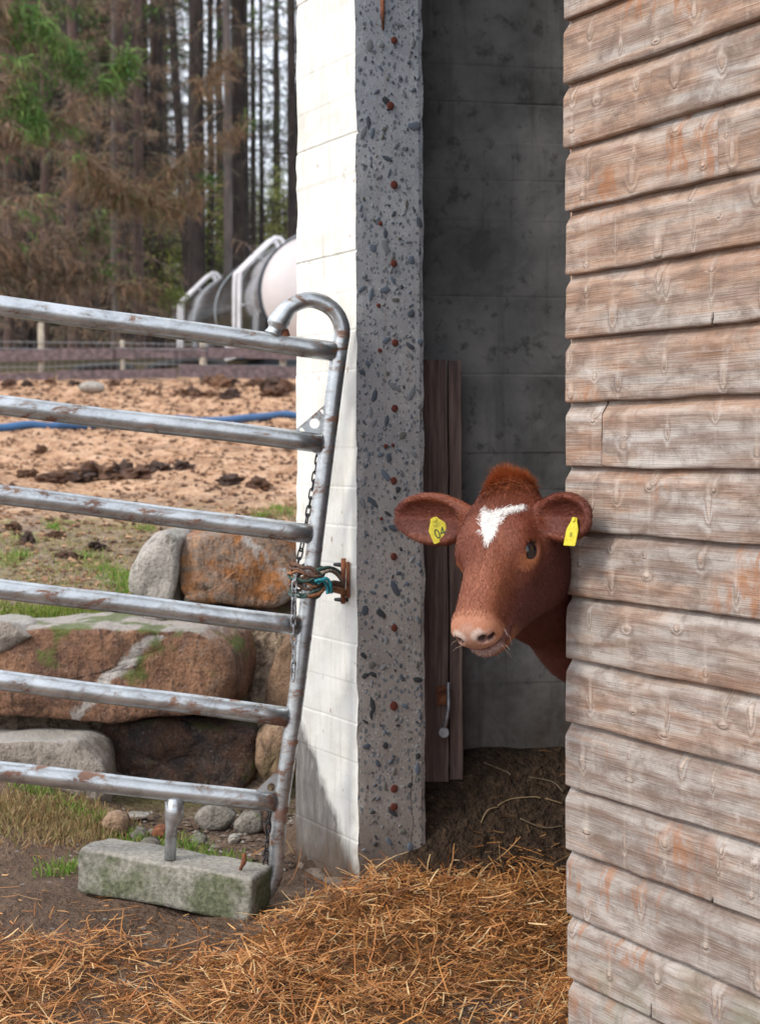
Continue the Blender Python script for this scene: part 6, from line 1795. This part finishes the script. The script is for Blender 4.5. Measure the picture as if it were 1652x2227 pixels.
bough('spruce_bough', 'bough with a bright green tip reaching in from the left', [(-120, 330), (0, 290), (110, 262), (190, 210), (262, 145), (282, 120)], 25.0, DEAD, GREEN, .36, .2, 900)
bough('spruce_bough', 'small green drooping bough at the left edge', [(-90, 150), (-20, 170), (40, 195), (75, 250), (82, 290)], 24.6, DEAD, GREEN, .6, .2, 600)
bough('spruce_bough', 'green bough in the upper left corner', [(-90, 20), (-10, 10), (40, 15), (90, 50), (130, 90)], 24.6, DEAD, GREEN, .6, .2, 600)
bough('spruce_bough', 'green hanging bough beside the upper left trunk', [(-40, 60), (40, 60), (110, 80), (150, 110), (175, 170)], 25.6, DEAD, GREEN, .5, .2, 600)
bough('dry_bough', 'ochre dry bough sloping up past the leaning trunk', [(310, 430), (350, 395), (410, 345), (470, 310), (545, 255)], 28.5, OCHRE, GREEN, .04, .2, 800)
bough('dry_bough', 'ochre dry bough at the top beside the pale sky', [(430, 190), (470, 160), (510, 110)], 28.6, OCHRE, GREEN, .0, .16, 380)
bough('dry_bough', 'ochre dry bough sloping down to the right on the left side', [(155, 330), (200, 365), (240, 400), (265, 430)], 28.0, OCHRE, OCHRE, .3, .26, 700)
bough('dry_bough', 'ochre dry bough hanging low in the middle of the wood', [(255, 425), (300, 410), (345, 440), (400, 445), (455, 385)], 28.2, OCHRE, GREEN, .05, .22, 800)
bough('dry_bough', 'greenish dry bough low above the fence', [(250, 625), (300, 620), (350, 632), (400, 645)], 27.5, OCHRE, [(0.16, 0.19, 0.05)], .3, .14, 350)
bough('dry_bough', 'brown dry bough low on the left', [(-40, 520), (40, 545), (120, 530), (200, 500), (215, 490)], 27.6, DEAD, GREEN, .06, .26, 900)
bough('dry_bough', 'drooping brown bough above the left fence post', [(-40, 600), (60, 590), (150, 590), (235, 580)], 27.8, DEAD, GREEN, .04, .3, 1000)

# young broadleaf bushes in the gaps
MAT['twigb'] = mat_bark('bush_bark', (0.07, 0.05, 0.04), (0.16, 0.12, 0.09))
def bush_mesh(seed, h, w, nl):
    r = np.random.default_rng(seed); st_, lf = MB(), MB(); tips = []
    for _ in range(9):
        a = r.uniform(0, 6.28); x = w * r.uniform(.2, 1)
        p = spline([(0, 0, -.2), (x * .3 * math.cos(a), x * .3 * math.sin(a), h * .4), (x * .7 * math.cos(a), x * .7 * math.sin(a), h * r.uniform(.7, 1))], 5); st_.add(*tube(p, np.linspace(.03, .008, len(p)), 5)); tips += list(p[4:])
    tips = np.array(tips); B = tips[r.integers(len(tips), size=nl)] + r.normal(0, .33, (nl, 3))
    d1 = r.normal(0, 1, (nl, 3)); d1 /= np.linalg.norm(d1, axis=1)[:, None]; d2 = np.cross(d1, r.normal(0, 1, (nl, 3))); d2 /= np.linalg.norm(d2, axis=1)[:, None]
    s = r.uniform(.02, .05, (nl, 1)); vs = np.stack([B - d1 * s, B + d2 * s * .6, B + d1 * s, B - d2 * s * .6], 1).reshape(-1, 3)
    pal_ = np.array([(0.22, 0.28, 0.05), (0.32, 0.36, 0.08), (0.14, 0.20, 0.04), (0.38, 0.35, 0.12), (0.20, 0.20, 0.08)]); c = pal_[r.integers(5, size=nl)] * r.uniform(.7, 1.3, (nl, 1))
    lf.add(vs, np.arange(nl * 4).reshape(-1, 4).tolist(), np.repeat(c, 4, 0))
    return st_.data('stems', MAT['twigb'], sm=True), lf.data('leaves', MAT['leaf'])
BU = [bush_mesh(s, 4.2, 1.5, 2600) for s in (1, 2, 3)]
for i, (px, d, sc) in enumerate(((388, 38, 1.0), (405, 46, 1.2), (378, 52, 1.3), (440, 55, 1.3), (475, 58, 1.3), (510, 60, 1.3), (545, 56, 1.2), (585, 52, 1.2), (605, 60, 1.5), (625, 48, 1.1), (650, 56, 1.3), (330, 50, 1.1), (270, 58, 1.2), (200, 60, 1.2), (420, 70, 1.3), (500, 75, 1.3), (570, 78, 1.4), (640, 74, 1.4))):
    x = (px - CX) / FPX * d
    root = empty('broadleaf_bush', (x, d, float(zg(x, d)) - .05), r5.uniform(0, 6), label='yellow-green young bush ' + ('left of the leaning trunk' if px < 370 else 'between the leaning trunk and the thick dark trunk' if px < 430 else 'behind the thick dark trunks above the tanker' if px < 540 else 'between the thin black trunks and the white wall') + (' at the front' if d < 50 else ' in the middle distance' if d < 65 else ' far back'), cat='bush', group='yellow-green bushes in the wood')
    root.scale = (sc, sc, sc)
    inst('stems', BU[i % 3][0], root); inst('leaves', BU[i % 3][1], root)
